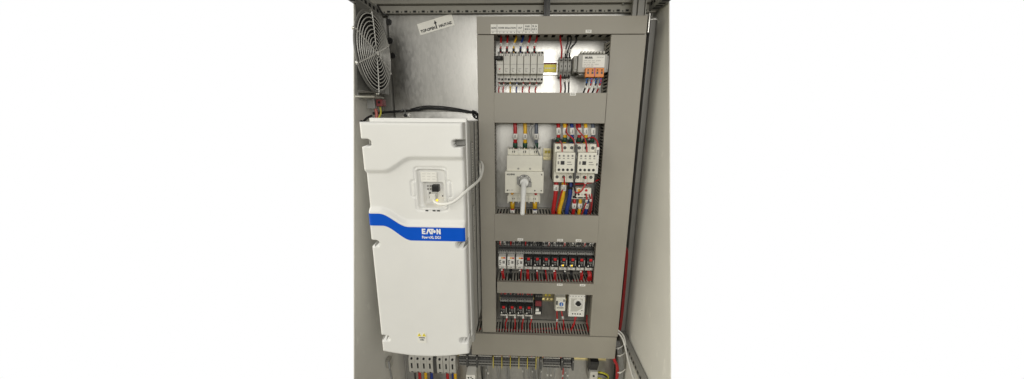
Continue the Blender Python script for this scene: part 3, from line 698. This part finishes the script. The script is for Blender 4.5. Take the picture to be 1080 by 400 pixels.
# ------------------------------------------------------------------ variable speed drive
vd = thing('frequency_drive', 'tall white motor drive with a blue band and a small open keypad bay', 'motor drive', (-232, -150, -300)); vo = vd.location / S
def sst(a, b, x):
    t = max(0, min(1, (x - a) / (b - a))); return t * t * (3 - 2 * t)
XA, XB = -341, -125
def zu(x): return -114 + 30 * sst(-300, -234, x)
def zl(x): return -211 - 30 * sst(-316, -252, x)
def band_lo(x): return -240 - 34 * sst(-310, -246, x)
def capsule(x, z, cx, cz, left, ln=15, r=7.5):
    xc = cx + ln if left else cx - ln
    dx = max(0, x - xc) if left else max(0, xc - x)
    return math.hypot(dx, z - cz) - r
NOTCH = [(XA, -57, 1), (XB, -57, 0), (XA, -283, 1), (XB, -283, 0), (XA, -531, 1), (XB, -531, 0)]
def rrect(x, z, x0, x1, z0, z1, r):
    dx = max(x0 + r - x, x - x1 + r, 0); dz = max(z0 + r - z, z - z1 + r, 0); return math.hypot(dx, dz) - r
def depth(x, z, zb):
    d = 9.0 * sst(zu(x) + 1, zu(x) - 11, z) * sst(zl(x) + 1, zl(x) + 14, z)
    e = min(x - XA, XB - x, -14 - z + .01, z - zb)
    if e < 6: d += 6 - math.sqrt(max(0, 36 - (6 - max(0, e)) ** 2))
    o = rrect(x, z, -235, -163, -207, -109, 8)
    for s, a, b in ((0, -241, -235), (1, -163, -157)):
        o = min(o, rrect(x, z, a - 3, b + 3, -176, -138, 5))
    d += 3.6 * max(0, 1 - abs(o + 1) / 2.6)
    i = rrect(x, z, -230, -168, -202, -114, 6); d += 12 * sst(1, -2.0, i)
    j = rrect(x, z, -220, -176, -198, -145, 3); d += 16 * sst(1, -1.5, j)
    for cx, cz, l in NOTCH:
        c = capsule(x, z, cx, cz, l, 12 if cz < -200 and cz > -400 and l else 15); d += 33 * sst(.8, -1.2, c)
    return d
nx, nz = 120, 300
bm = bmesh.new(); grid = []
for iz in range(nz + 1):
    row = []
    for ix in range(nx + 1):
        u = ix / nx; x = XA + (XB - XA) * u; zb = -570 - 12 * (1 - (2 * u - 1) ** 2)
        z = -14 + (zb + 14) * iz / nz
        row.append(bm.verts.new(Vector((x - vo.x, -300 + depth(x, z, zb) - vo.y, z - vo.z)) * S))
    grid.append(row)
for iz in range(nz):
    for ix in range(nx):
        f = bm.faces.new((grid[iz][ix], grid[iz + 1][ix], grid[iz + 1][ix + 1], grid[iz][ix + 1])); f.smooth = True
        xm = XA + (XB - XA) * (ix + .5) / nx; zm = grid[iz][ix].co.z / S + vo.z - .95
        if any(capsule(xm, zm, a, b, l, 12 if -400 < b < -200 and l else 15) < -.4 for a, b, l in NOTCH): f.material_index = 1; f.smooth = False
def skirt(vs):
    bk = [bm.verts.new((v.co.x, (-262 - vo.y) * S, v.co.z)) for v in vs]
    for i in range(len(vs) - 1): bm.faces.new((vs[i], vs[i + 1], bk[i + 1], bk[i]))
skirt(grid[0]); skirt(grid[-1]); skirt([r[0] for r in grid]); skirt([r[-1] for r in grid])
bmesh.ops.recalc_face_normals(bm, faces=bm.faces)
me = bpy.data.meshes.new('front_cover'); bm.to_mesh(me); bm.free(); me.materials.append(M['white']); me.materials.append(M['socket_light'])
cover = bpy.data.objects.new('front_cover', me); col.objects.link(cover); cover.parent = vd
# blue band following the cover
bm = bmesh.new(); n = 80; k = 10; rows = []
for i in range(n + 1):
    x = XA + 0.8 + (XB - XA - 1.6) * i / n; r = []
    for j in range(k + 1):
        z = zl(x) - 1 + (band_lo(x) - zl(x) + 1) * j / k
        e = min(x - XA, XB - x); dd = 6 - math.sqrt(max(0, 36 - (6 - max(0, e)) ** 2)) if e < 6 else 0
        r.append(bm.verts.new(Vector((x - vo.x, -300.7 + dd - vo.y, z - vo.z)) * S))
    rows.append(r)
for i in range(n):
    for j in range(k): f = bm.faces.new((rows[i][j], rows[i][j + 1], rows[i + 1][j + 1], rows[i + 1][j])); f.smooth = True
me = bpy.data.meshes.new('blue_band'); bm.to_mesh(me); bm.free(); me.materials.append(M['blue'])
band = bpy.data.objects.new('blue_band', me); col.objects.link(band); band.parent = vd
g = G(); logo(g, -222, -257.5, 42, 12.5, -302, -301.2, 'ink_white'); g.build('emblem', band, vo)
text_part('lettering', 'PowerXL DG1', 9, (-201 - vo.x, -301.6 - vo.y, -265.5 - vo.z), 'ink_white', band, width=42, bold=.25)
# keypad bay contents
bay = G().box(-221, -186, -289.4, -288.6, -141, -119, 'paper').build('keypad_bay', vd, vo)
g = G()
for i in range(3):
    for j in range(3): g.box(-218 + j * 11, -210 + j * 11 + R.uniform(-2, 1), -290, -289.3, -124 - i * 6, -122 - i * 6, 'recess')
g.build('bay_print', bay, vo, loc=(0, 0, 0))
G().box(-200, -185, -284, -270, -165, -150, 'black', 1).box(-198, -187, -284.6, -283.8, -163, -154, 'hole').build('socket', bay, vo)
G().box(-213, -210, -274.4, -272.4, -156, -152, 'inkgrey').box(-207, -204, -274.4, -272.4, -156, -152, 'inkgrey').box(-213, -210, -274.4, -272.4, -163, -159, 'inkgrey').box(-207, -204, -274.4, -272.4, -163, -159, 'inkgrey').box(-209, -206, -274.4, -272.4, -172, -168, 'ink').box(-209, -206, -274.4, -272.4, -182, -178, 'ink').box(-180, -178, -274.4, -272.4, -178, -175, 'ink').build('pin_mark', bay, vo)
G().box(-195, -190, -276, -272.4, -189, -184, 'led', .5).build('lamp', bay, vo)
G().box(-214, -208, -293, -291.6, -207, -204.5, 'hole').box(-198, -192, -293, -291.6, -207, -204.5, 'hole').box(-188, -182, -293, -291.6, -207, -204.5, 'hole').build('latch_slot', bay, vo)
# warning sticker
ws = G().box(-250, -228, -300.9, -300.2, -541, -512, 'paper', .2).build('warning_sticker', vd, vo)
for x in (-245, -233.4): G().poly([(x - 4.8, -521.8), (x + 4.8, -521.8), (x, -513)], -301.6, -300.95, 'tagyellow').box(x - .5, x + .5, -302, -301.5, -519.5, -516.5, 'ink').build('warning_triangle', ws, vo)
for z, s, w in ((-526, 'WARNING', 15), (-532, '5 MIN', 10)): text_part('lettering', s, 4.4, (-239 - vo.x, -301.3 - vo.y, z - vo.z), 'ink', ws, width=w, bold=.2)
# case behind the cover
g = G().box(-338, -128, -258, -222, -566, -8, 'white', 3)
g.box(-336, -122.6, -262, -252, -548, -6, 'white', 2)
g.build('rear_cover', vd, vo)
g = G().box(-336, -126, -222, -12, -600, -14, 'drive', 3)
for z in range(-590, -40, 14): g.box(-126.4, -125.0, -120, -30, z, z + 6, 'drive')
g.box(-126.3, -124, -218, -206, -598, -16, 'socket_light', .8).box(-126.3, -124.4, -140, -136, -598, -16, 'black')
g.build('heatsink_case', vd, vo)
for z0, z1 in ((-192, -62), (-340, -225)):
    q = G().box(-125, -123.6, -196, -172, z0, z1, 'socket_light', .2).build('side_label', vd, vo)
    g = G()
    for i in range(int((z1 - z0) / 6)):
        z = z0 + 4 + i * 6; g.box(-124.2, -123.3, -194 + R.uniform(0, 3), -176 - R.uniform(0, 10), z, z + 2.2, 'paper')
    g.build('label_print', q, vo)
fl = G().box(-350, -128, -9, -4, -40, 11, 'steel', 1).build('mounting_flange', vd, vo)
for x in (-346, -143): G().cyl((x, -11, -1), 'y', 8, 7, 'steel', 6).cyl((x, -17, -1), 'y', 4.4, 8, 'black', 12).cyl((x, -9.8, -1), 'y', 11, 1.6, 'steel', 20).build('bolt', fl, vo)
wire('network_cable', 'white cable plugged into the drive keypad bay and looping behind it', [(-190, -296, -172), (-186, -316, -178), (-164, -336, -178), (-140, -336, -172), (-114, -310, -152), (-100, -235, -144), (-100, -175, -128), (-108, -140, -119), (-116, -112, -122), (-118.5, -92, -140), (-119, -80, -170)], 3.1, 'wwhite', cat='cable', seg=12)
G().box(-197, -185, -312, -290, -177, -163, 'recess', 1.5).build('plug', bpy.data.objects['network_cable'])
# cables along the top of the drive
wire('power_cable', 'black cable running along the top of the drive from the fan', [(-396, -112, 4), (-380, -60, 8), (-360, -22, 11), (-310, -19, 15), (-281, -19, 20), (-220, -19, 17), (-165, -19, 10), (-138, -24, 6), (-126, -40, -20), (-122, -46, -90)], 3.4, 'wblack', cat='cable')
wire('power_cable', 'second thinner black cable running beside it above the drive', [(-330, -16, 17), (-285, -14, 26), (-220, -14, 23), (-160, -15, 13), (-132, -20, 6)], 1.8, 'wblack', cat='cable')
tag(G().tube([(-146, -24, 14), (-134, -34, 8), (-128, -26, -4), (-138, -18, -8), (-146, -24, 2), (-140, -34, 12)], 2.2, 'wblack').build('cable_loop'), 'small tangle of black cable at the drive top right corner', 'cable')
tag(G().tube([(-352, -26, 12), (-348, -30, 18), (-344, -24, 14), (-347, -18, 6), (-352, -24, 4)], 2, 'wgrey').build('cable_tie'), 'grey cable tie at the left bolt above the drive', 'cable tie')

# ------------------------------------------------------------------ fan on the left wall
fx, fy, fz = -340, -196, 137
fan = thing('cabinet_fan', 'round ventilation fan with a wire guard on the left wall', 'fan', (fx, fy, fz)); fo = fan.location / S
def ringpts(x, r, n=56): return [(x, fy + r * math.cos(2 * math.pi * i / n), fz + r * math.sin(2 * math.pi * i / n)) for i in range(n)]
def shell(g, prof, m, n=56):
    k = g.mi(m); rings = [[g.bm.verts.new(p) for p in ringpts(x, r, n)] for x, r in prof]
    for a, b in zip(rings, rings[1:]):
        for i in range(n):
            f = g.bm.faces.new((a[i], a[(i + 1) % n], b[(i + 1) % n], b[i])); f.smooth = True; f.material_index = k
g = G(); shell(g, [(-351, 70), (-345, 84), (-341, 88.5), (-339, 87), (-340, 82)], 'fangrey'); shell(g, [(-340.5, 82), (-346, 79), (-350, 68)], 'hole'); g.build('housing', fan, fo)
k0 = G(); k0.mi('fangrey'); q0 = [(-352, -290 + 24), (-352, -106), (-419, -106), (-419, -136)]
vv = [[k0.bm.verts.new((x, y + (0 if y == -106 else dz), z)) for x, y in q0] for z, dz in ((52, -2), (236, 29))]
k0.bm.faces.new(vv[0]); k0.bm.faces.new(vv[1])
for i in range(4): k0.bm.faces.new((vv[0][i], vv[0][(i + 1) % 4], vv[1][(i + 1) % 4], vv[1][i]))
k0.build('fan_box', fan, fo)
G().cyl((-351, fy + 14, fz), 'x', 76, 1.2, 'hole', 40).build('intake', fan, fo)
G().cyl((-347, fy + 4, fz), 'x', 30, 7, 'hole', 32).build('hub', fan, fo)
for i in range(7):
    a = i * 2 * math.pi / 7; bm_ = G(); kk = bm_.mi('hole'); vs = []
    for r in (30, 52, 74):
        da = (r - 30) * .004
        for s, xx in ((-.24, -350), (.24, -345)):
            b = a + s + da; vs.append(bm_.bm.verts.new((xx, fy + 8 + r * math.cos(b), fz + r * math.sin(b))))
    for q in range(2): bm_.bm.faces.new((vs[2 * q], vs[2 * q + 1], vs[2 * q + 3], vs[2 * q + 2])).material_index = kk
    bm_.build('fan_blade', fan, fo)
g = G()
for i in range(10):
    r = 9 + i * 7.9; x = fx + 5 * (1 - (r / 92) ** 2)
    g.tube(ringpts(x, r), 1.1, 'wire', 6, closed=True)
for a in (90, 270, 22, 158, 202, 338):
    a = math.radians(a); g.tube([(fx + 4 - (6.5 if q > 88 else 0) - 3 * (q / 92) ** 2, fy + q * math.cos(a), fz + q * math.sin(a)) for q in (8, 30, 60, 82, 86)], 1.5, 'wire', 6, 2)
g.build('wire_guard', fan, fo)
G().cyl((fx + 6, fy, fz), 'x', 5, 1.6, 'wire', 20).build('guard_badge', fan, fo)
for a in (90, 270, 22, 158, 202, 338):
    a = math.radians(a); G().cyl((-342, fy + 87 * math.cos(a), fz + 87 * math.sin(a)), 'x', 3.6, 5, 'steel', 10).build('guard_screw', fan, fo)
tb = thing('terminal_box', 'small grey terminal bracket with dark red clamp below the fan', 'terminal', (-392, -120, 36)); to = tb.location / S
G().box(-414, -366, -164, -108, 42, 46, 'device', 1).build('bracket', tb, to)
G().box(-404, -384, -126, -106, 16, 40, 'wgrey', 1.5).build('clamp', tb, to)
G().box(-382, -366, -122, -98, 22, 40, 'darkred', 1.5).cyl((-374, -122.6, 32), 'y', 3, 2, 'hole', 10).build('red_clamp', tb, to)
wire('wire', 'faded red wire curving down from the clamp below the fan', [(-388, -116, 20), (-386, -116, 0), (-390, -122, -18), (-400, -132, -26), (-406, -146, -24)], 4.0, 'pink')
wire('wire', 'yellow and green wire dangling below the fan clamp', [(-378, -110, 24), (-376, -112, 6), (-382, -116, -8), (-392, -116, -16)], 2.2, 'pe')
wire('wire', 'black wire looping against the wall below the fan', [(-396, -124, -2), (-402, -138, -8), (-410, -156, -22), (-406, -160, -14)], 3.0, 'wblack')
wire('wire', 'thin pale wire loop at the lower left edge of the fan', [(-414, -140, 70), (-412, -150, 52), (-410, -152, 40), (-402, -146, 43)], 1.6, 'wgrey')

# ------------------------------------------------------------------ bottom terminals
def make_big(label):
    t = thing('terminal_block', label, 'terminal', (-373, 0, -838))
    G().prof([(-14, -36), (-46, -36), (-54, -24), (-54, 24), (-46, 36), (-14, 36)], -10.2, 10.2, 'device').build('housing', t)
    for s in (-1, 1): G().cyl((0, -50.5, s * 26), (0, -1, s * .6), 4.2, 5, 'hole', 14).build('screw_hole', t)
    G().box(-2.6, 2.6, -54.8, -53.6, -10, 10, 'hole').build('slot', t)
    return t
bg = make_big('pale grey power terminal under the drive at the far left, left edge of its group of four')
names = ['leftmost pale power terminal in the group of four under the drive', 'second pale power terminal in the group of four under the drive', 'third pale power terminal in the group of four under the drive', 'rightmost pale power terminal in the group of four under the drive',
         'left one of the three pale power terminals beside the group of four', 'middle one of the three pale power terminals under the drive', 'right one of the three pale power terminals under the drive']
for i, x in enumerate((-372, -351, -330, -309, -275, -253, -231)):
    b = bg if i == 0 else copy_tree(bg, None, (x, 0, -838)); b.location = Vector((x, 0, -838)) * S; b['label'] = names[i]; b['group'] = 'pale power terminals under the drive'
tag(G().box(-297.5, -287, -50, -10, -872, -808, 'socket', 1).build('end_stop'), 'dark end stop between the two groups of pale power terminals', 'end stop')
for m, x, w in (('red', -351, 'second terminal of the four'), ('yellow', -330, 'third terminal of the four'), ('wblue', -309, 'last terminal of the four'), ('red', -253, 'middle terminal of the three'), ('wblue', -235, 'right terminal of the three'), ('yellow', -226, 'right terminal of the three')):
    wire('power_cable', 'thick %s cable hanging from the %s under the drive' % (cn[m], w), [(x, -40, -866), (x + 1, -46, -890), (x + 2, -46, -930), (x + 4, -40, -1040)], 5.5 if x != -235 else 4, m, cat='cable')
def SX(px): return -212 + (px - 483) * 3.217
sm = thing('terminal_block', '', 'terminal', (0, 0, -818))
G().prof([(-14, -21), (-44, -21), (-44, -6), (-50, -6), (-50, 6), (-44, 6), (-44, 21), (-14, 21)], -2.3, 2.3, 'terminal').build('housing', sm)
g = G().box(-1.7, 1.7, -44.7, -43.6, 10.5, 16, 'hole').box(-1.7, 1.7, -44.7, -43.6, -18, -12.6, 'hole').box(-2.2, 2.2, -44.6, -43.7, 6.2, 8.2, 'hole').box(-2.1, 2.1, -44.8, -43.8, 17.6, 20.6, 'device').box(-1.6, 1.6, -50.6, -49.7, -2.6, 3, 'hole').build('wire_holes', sm)
G().box(-2, 2, -45.2, -43.9, -11.8, -6.6, 'device').build('number_tag', sm)
sections = [(483.8, 5), (493.8, 5), (504.2, 9)]
first = True
def small(x, label, group):
    global first
    b = sm if first else copy_tree(sm, None, None); first = False
    b.location = Vector((x, 0, -818)) * S; b['label'] = label; b['group'] = group
for i in range(5): small(SX(483.8) + 3 + i * 5.1, 'narrow grey terminal in the short leftmost group beside the power terminals', 'small terminals, leftmost group')
for i in range(5): small(SX(494) + 3 + i * 5.1, 'narrow grey terminal in the second short group of the bottom strip', 'small terminals, second group')
for i in range(9): small(SX(504.4) + 3 + i * 5.1, 'narrow grey terminal left of the first yellow separator in the strip', 'small terminals left of the separators')
for k in range(6):
    x = SX(520.6 + 9.03 * k)
    tag(G().box(x - 1.1, x + 1.1, -52, -14, -840, -797, 'sepyellow', .4).build('separator_plate'), '%s yellow separator plate from the left in the terminal strip' % ORD[k], 'separator', 'yellow separators')
    for i in range(5): 
        if k < 5: small(x + 4.3 + i * 5.1, 'narrow grey terminal between the %s and %s yellow separators' % (ORD[k], ORD[k + 1]), 'small terminals after the %s separator' % ORD[k])
for i in range(11): small(SX(573.4) + 3 + i * 5.1, 'narrow grey terminal between the two black end clamps on the strip', 'small terminals between the end clamps')
for i in range(5): small(SX(594.6) + 3 + i * 5.1, 'narrow grey terminal in the last group at the right end of the strip', 'small terminals, rightmost group')
for x, lab in ((SX(492.8), 'dark end clamp between the first two small terminal groups'), (SX(503.2), 'dark end clamp left of the long small terminal group'), (SX(570.8), 'black end clamp right of the last yellow separator'), (SX(593), 'black end clamp near the right end of the terminal strip'), (SX(604.5), 'black end clamp at the very right end of the terminal strip')):
    t = thing('end_clamp', lab, 'end clamp', (x, 0, -818)); G().box(-3.4, 3.4, -52, -14, -22, 23, 'socket', 1).build('housing', t); G().cyl((0, -52.6, 14), 'y', 2, 1.6, 'steel', 10).build('screw', t)
for i in range(34):
    x = -152 + i * 9.6 + R.uniform(-2, 2); m = R.choice(['wblack', 'wblack', 'red']) if x > -100 else 'wblack'
    wire('wire', 'short %s wire from the bottom trunking into the small terminal strip' % cn[m], [(x, -44, -752), (x + R.uniform(-3, 3), -56, -772), (x, -52, -788), (x, -36, -800)], 2.2, m, (), 'short %s wires above the small terminal strip' % cn[m], seg=6)
for i, (px, a) in enumerate(((507, 1), (509, -1), (514, 2), (524, 3), (527, -3), (533, 4), (537, -3), (556, 6), (559, 3), (566, 5), (579, -2), (582, 2), (586, -1), (595, 0), (600, 1))):
    x = SX(px); m = 'wblack' if i in (0, 1) else ('red' if i == 13 else 'wgrey')
    wire('wire', 'thin %s wire hanging below the small terminal strip' % {'wblack': 'black', 'red': 'red', 'wgrey': 'grey'}[m], [(x, -34, -836), (x, -42, -852), (x + a, -36, -885), (x + 3 * a, -26, -960)], 2.0, m, [(.32, 8)] if i in (2, 10, 11, 13, 14) else (), 'thin %s wires hanging below the terminal strip' % {'wblack': 'black', 'red': 'red', 'wgrey': 'grey'}[m], seg=6)
for i in range(11):
    x = R.uniform(SX(505), SX(600)); a = R.uniform(-5, 5)
    wire('wire', 'thin grey wire hanging below the small terminal strip', [(x, -30, -838), (x, -34, -850), (x + a, -24, -880), (x + 3 * a, -14, -960)], 1.6, 'wgrey', [(.3, 8)] if R.random() < .25 else (), 'thin grey wires hanging below the terminal strip', seg=6)
cb = thing('relay_box', 'cream box with black dots below the second small terminal group', 'relay', (-172, 0, -906)); G().box(-16, 16, -44, -3, -40, 26, 'sticker', 2).build('housing', cb)
g = G().cyl((-7, -44.6, 16), 'y', 3, 1.6, 'ink', 10).cyl((2, -44.6, 18), 'y', 2.4, 1.6, 'ink', 10).box(4, 10, -45, -43.8, 10, 14, 'ink').build('print', cb)

# bottom right corner
ge = thing('ground_terminal', 'pale grounding block with yellow-green wire loops at the bottom right', 'terminal', (252, 0, -878))
G().box(-12, 14, -46, -1, -30, 30, 'device', 2).box(-14, -12.2, -40, -10, -20, 34, 'steel').build('housing', ge)
for z in (14, -6): G().cyl((0, -46.6, z), 'y', 3.6, 2, 'hole', 12).build('screw_hole', ge)
tag(G().prof([(-6, -34), (-26, -34), (-46, 14), (-46, 24), (-6, 24)], -13, 15, 'black').build('cable_gland', None, (0, 0, 0), (250, -6, -826)), 'black angled cable holder above the grounding block', 'cable holder')
wire('wire', 'yellow-green wire arching right from the grounding block', [(262, -30, -862), (282, -44, -852), (302, -40, -866), (304, -30, -890), (286, -24, -900)], 3.0, 'pe')
wire('wire', 'lower yellow-green wire looping below the grounding block', [(262, -34, -880), (280, -44, -878), (294, -40, -894), (292, -30, -930)], 3.0, 'pe')
wire('wire', 'black wire running beside the yellow-green loops', [(262, -28, -870), (290, -36, -868), (314, -30, -900), (316, -26, -960)], 3.0, 'wblack')
for k, (x, dy) in enumerate(((0, 0), (8, 6))):
    wire('network_cable', '%s white cable sweeping down the lower right wall' % ('upper thick' if k == 0 else 'lower'), [(300 + x, -46 + dy, -676), (326 + x, -58 + dy, -694), (338 + x * .6, -70 + dy, -722), (340 + x, -100 + dy, -745), (340 + x, -170 + dy, -770), (342 + x, -260 + dy, -790), (342 + x, -330, -800)], 2.9, 'wwhite', cat='cable', seg=10)
for k in range(4):
    wire('power_cable', 'grey cable in the bundle hanging at the lower right corner', [(312 + k * 4, -40 - k * 3, -724), (326 + k * 4, -44, -760), (332 + k * 4, -46, -800), (334 + k * 5, -44, -850), (338 + k * 4, -40, -1040)], 3.8, 'wgrey', (), 'grey cables bundled at the lower right', cat='cable')
for k, (z, x) in enumerate(((-738, 322), (-766, 330), (-832, 336))):
    tag(G().tube([(x - 8, -56, z - 6), (x + 4, -60, z + 1), (x + 18, -52, z + 5)], 1.7, 'wwhite').ball((x - 2, -60, z - 2), 3.4, 'wwhite').build('cable_tie'), ['topmost', 'middle', 'lowest'][k] + ' white cable tie around the grey cables at lower right', 'cable tie')
for k in range(2): wire('wire', 'red wire sagging out below the bottom trunking right end', [(300 + k * 5, -40, -752), (312 + k * 4, -54, -790), (324 + k * 3, -52, -816), (330 + k * 4, -44, -870), (332, -40, -1000)], 3.4, 'red', (), 'red wires under the bottom trunking')
for k in range(3): wire('wire', 'red wire in the bundle running down between right trunking and wall', [(306, -36 - k * 3, -378 - k * 4), (320 + k * 2.5, -32 - k * 3, -398), (329 + k * 2.5, -28, -440), (331 + k * 2.5, -28, -560), (329 + k * 2.5, -30, -680), (320, -34, -715)], 2.1, 'cablered', (), 'red wires between the right trunking and the wall')
tag(G().tube([(312, -80, 236), (328, -82, 236), (336, -78, 232)], 1.6, 'steel').box(309, 312, -84, -70, 205, 250, 'trunk', .5).build('end_hook'), 'small wire hook at the right end of the top trunking', 'hook')
# clip on the left wall under the drive
cl = thing('wall_clip', 'small metal cable clip with a thin black cable on the left wall under the drive', 'cable clip', (-416, -128, -760)); co = cl.location / S
G().box(-418, -404, -140, -122, -772, -742, 'steel', 1.5).cyl((-411, -140.5, -750), 'y', 5, 3, 'steel', 14).build('clip', cl, co)
wire('wire', 'thin dark cable dropping from the clip on the left wall', [(-408, -140, -744), (-402, -150, -762), (-405, -140, -790), (-404, -136, -860), (-404, -130, -1060)], 3.0, 'wgrey')

# ------------------------------------------------------------------ light, world, camera
w = bpy.data.worlds.new('World'); scene.world = w; w.use_nodes = True
nt = w.node_tree; bgn = nt.nodes['Background']
tc = nt.nodes.new('ShaderNodeTexCoord'); sp = nt.nodes.new('ShaderNodeSeparateXYZ'); nt.links.new(tc.outputs['Generated'], sp.inputs[0])
mr = nt.nodes.new('ShaderNodeMapRange'); mr.inputs['From Min'].default_value = .12; mr.inputs['From Max'].default_value = .3
nt.links.new(sp.outputs['Y'], mr.inputs['Value'])
mz = nt.nodes.new('ShaderNodeMapRange'); mz.inputs['From Min'].default_value = -1; mz.inputs['From Max'].default_value = 1
nt.links.new(sp.outputs['Z'], mz.inputs['Value'])
cr = nt.nodes.new('ShaderNodeValToRGB'); nt.links.new(mz.outputs[0], cr.inputs['Fac'])
stops = [(-1, (.50, .48, .42)), (-.66, (.36, .345, .30)), (-.5, (.12, .115, .10)), (-.30, (.13, .125, .10)), (-.13, (.33, .31, .19)), (.06, (.56, .545, .50)), (.17, (.36, .35, .32)), (.27, (.22, .215, .20)), (.45, (.62, .61, .57)), (1, (.5, .49, .46))]
for i, (z, c) in enumerate(stops):
    e = cr.color_ramp.elements[i] if i < 2 else cr.color_ramp.elements.new((z + 1) / 2)
    e.position = (z + 1) / 2; e.color = (*c, 1)
mxr = nt.nodes.new('ShaderNodeMapRange'); mxr.inputs['From Min'].default_value = -1; mxr.inputs['From Max'].default_value = 1
nt.links.new(sp.outputs['X'], mxr.inputs['Value'])
mx = nt.nodes.new('ShaderNodeValToRGB'); nt.links.new(mxr.outputs[0], mx.inputs['Fac'])
for i, (x, c) in enumerate([(-1, 1.0), (-.66, 1.0), (-.5, .085), (-.25, .063), (-.13, .163), (.3, .163), (.6, .088), (1, .075)]):
    e = mx.color_ramp.elements[i] if i < 2 else mx.color_ramp.elements.new((x + 1) / 2)
    e.position = (x + 1) / 2; e.color = (c, c, c, 1)
sc4 = nt.nodes.new('ShaderNodeMath'); sc4.operation = 'MULTIPLY'; sc4.inputs[1].default_value = 4.95
nt.links.new(mx.outputs['Color'], sc4.inputs[0]); mx = sc4
m1 = nt.nodes.new('ShaderNodeVectorMath'); m1.operation = 'SCALE'; nt.links.new(cr.outputs['Color'], m1.inputs[0]); nt.links.new(mx.outputs[0], m1.inputs['Scale'])
m2 = nt.nodes.new('ShaderNodeMix'); m2.data_type = 'RGBA'; m2.inputs[7].default_value = (1.0, 1.0, 1.0, 1)
nt.links.new(mr.outputs[0], m2.inputs['Factor']); nt.links.new(m1.outputs['Vector'], m2.inputs[6]); nt.links.new(m2.outputs[2], bgn.inputs['Color'])
bgn.inputs['Strength'].default_value = 1.0
def lamp(name, loc, target, sx, sy, power, c):
    l = bpy.data.lights.new(name, 'AREA'); l.shape = 'RECTANGLE'; l.size = sx; l.size_y = sy; l.energy = power; l.color = c
    o = bpy.data.objects.new(name, l); col.objects.link(o); o.location = loc
    o.rotation_euler = (Vector(target) - Vector(loc)).to_track_quat('-Z', 'Y').to_euler(); return o
lamp('ceiling_lamp', (0.30, -2.1, 0.42), (-0.05, 0, -0.30), 1.5, 0.75, 22, (1, .98, .94))

th_, ps_, ro_ = (math.radians(a) for a in (13.2645, -1.9442, -0.3145))
f = Vector((math.sin(ps_) * math.cos(th_), math.cos(ps_) * math.cos(th_), -math.sin(th_)))
r0 = Vector((math.cos(ps_), -math.sin(ps_), 0)); d0 = f.cross(r0)
r = math.cos(ro_) * r0 + math.sin(ro_) * d0; d = f.cross(r)
cam = bpy.data.cameras.new('camera'); cam.sensor_width = 36; cam.sensor_fit = 'HORIZONTAL'; cam.lens = 11.0; cam.clip_start = .01; cam.clip_end = 100
co_ = bpy.data.objects.new('camera', cam); col.objects.link(co_)
m = Matrix((r, -d, -f)).transposed().to_4x4(); m.translation = Vector((0, -0.95, 0)); co_.matrix_world = m
scene.camera = co_
scene.render.engine = 'CYCLES'; scene.cycles.use_denoising = True
scene.view_settings.view_transform = 'Standard'; scene.view_settings.look = 'None'; scene.view_settings.exposure = 0
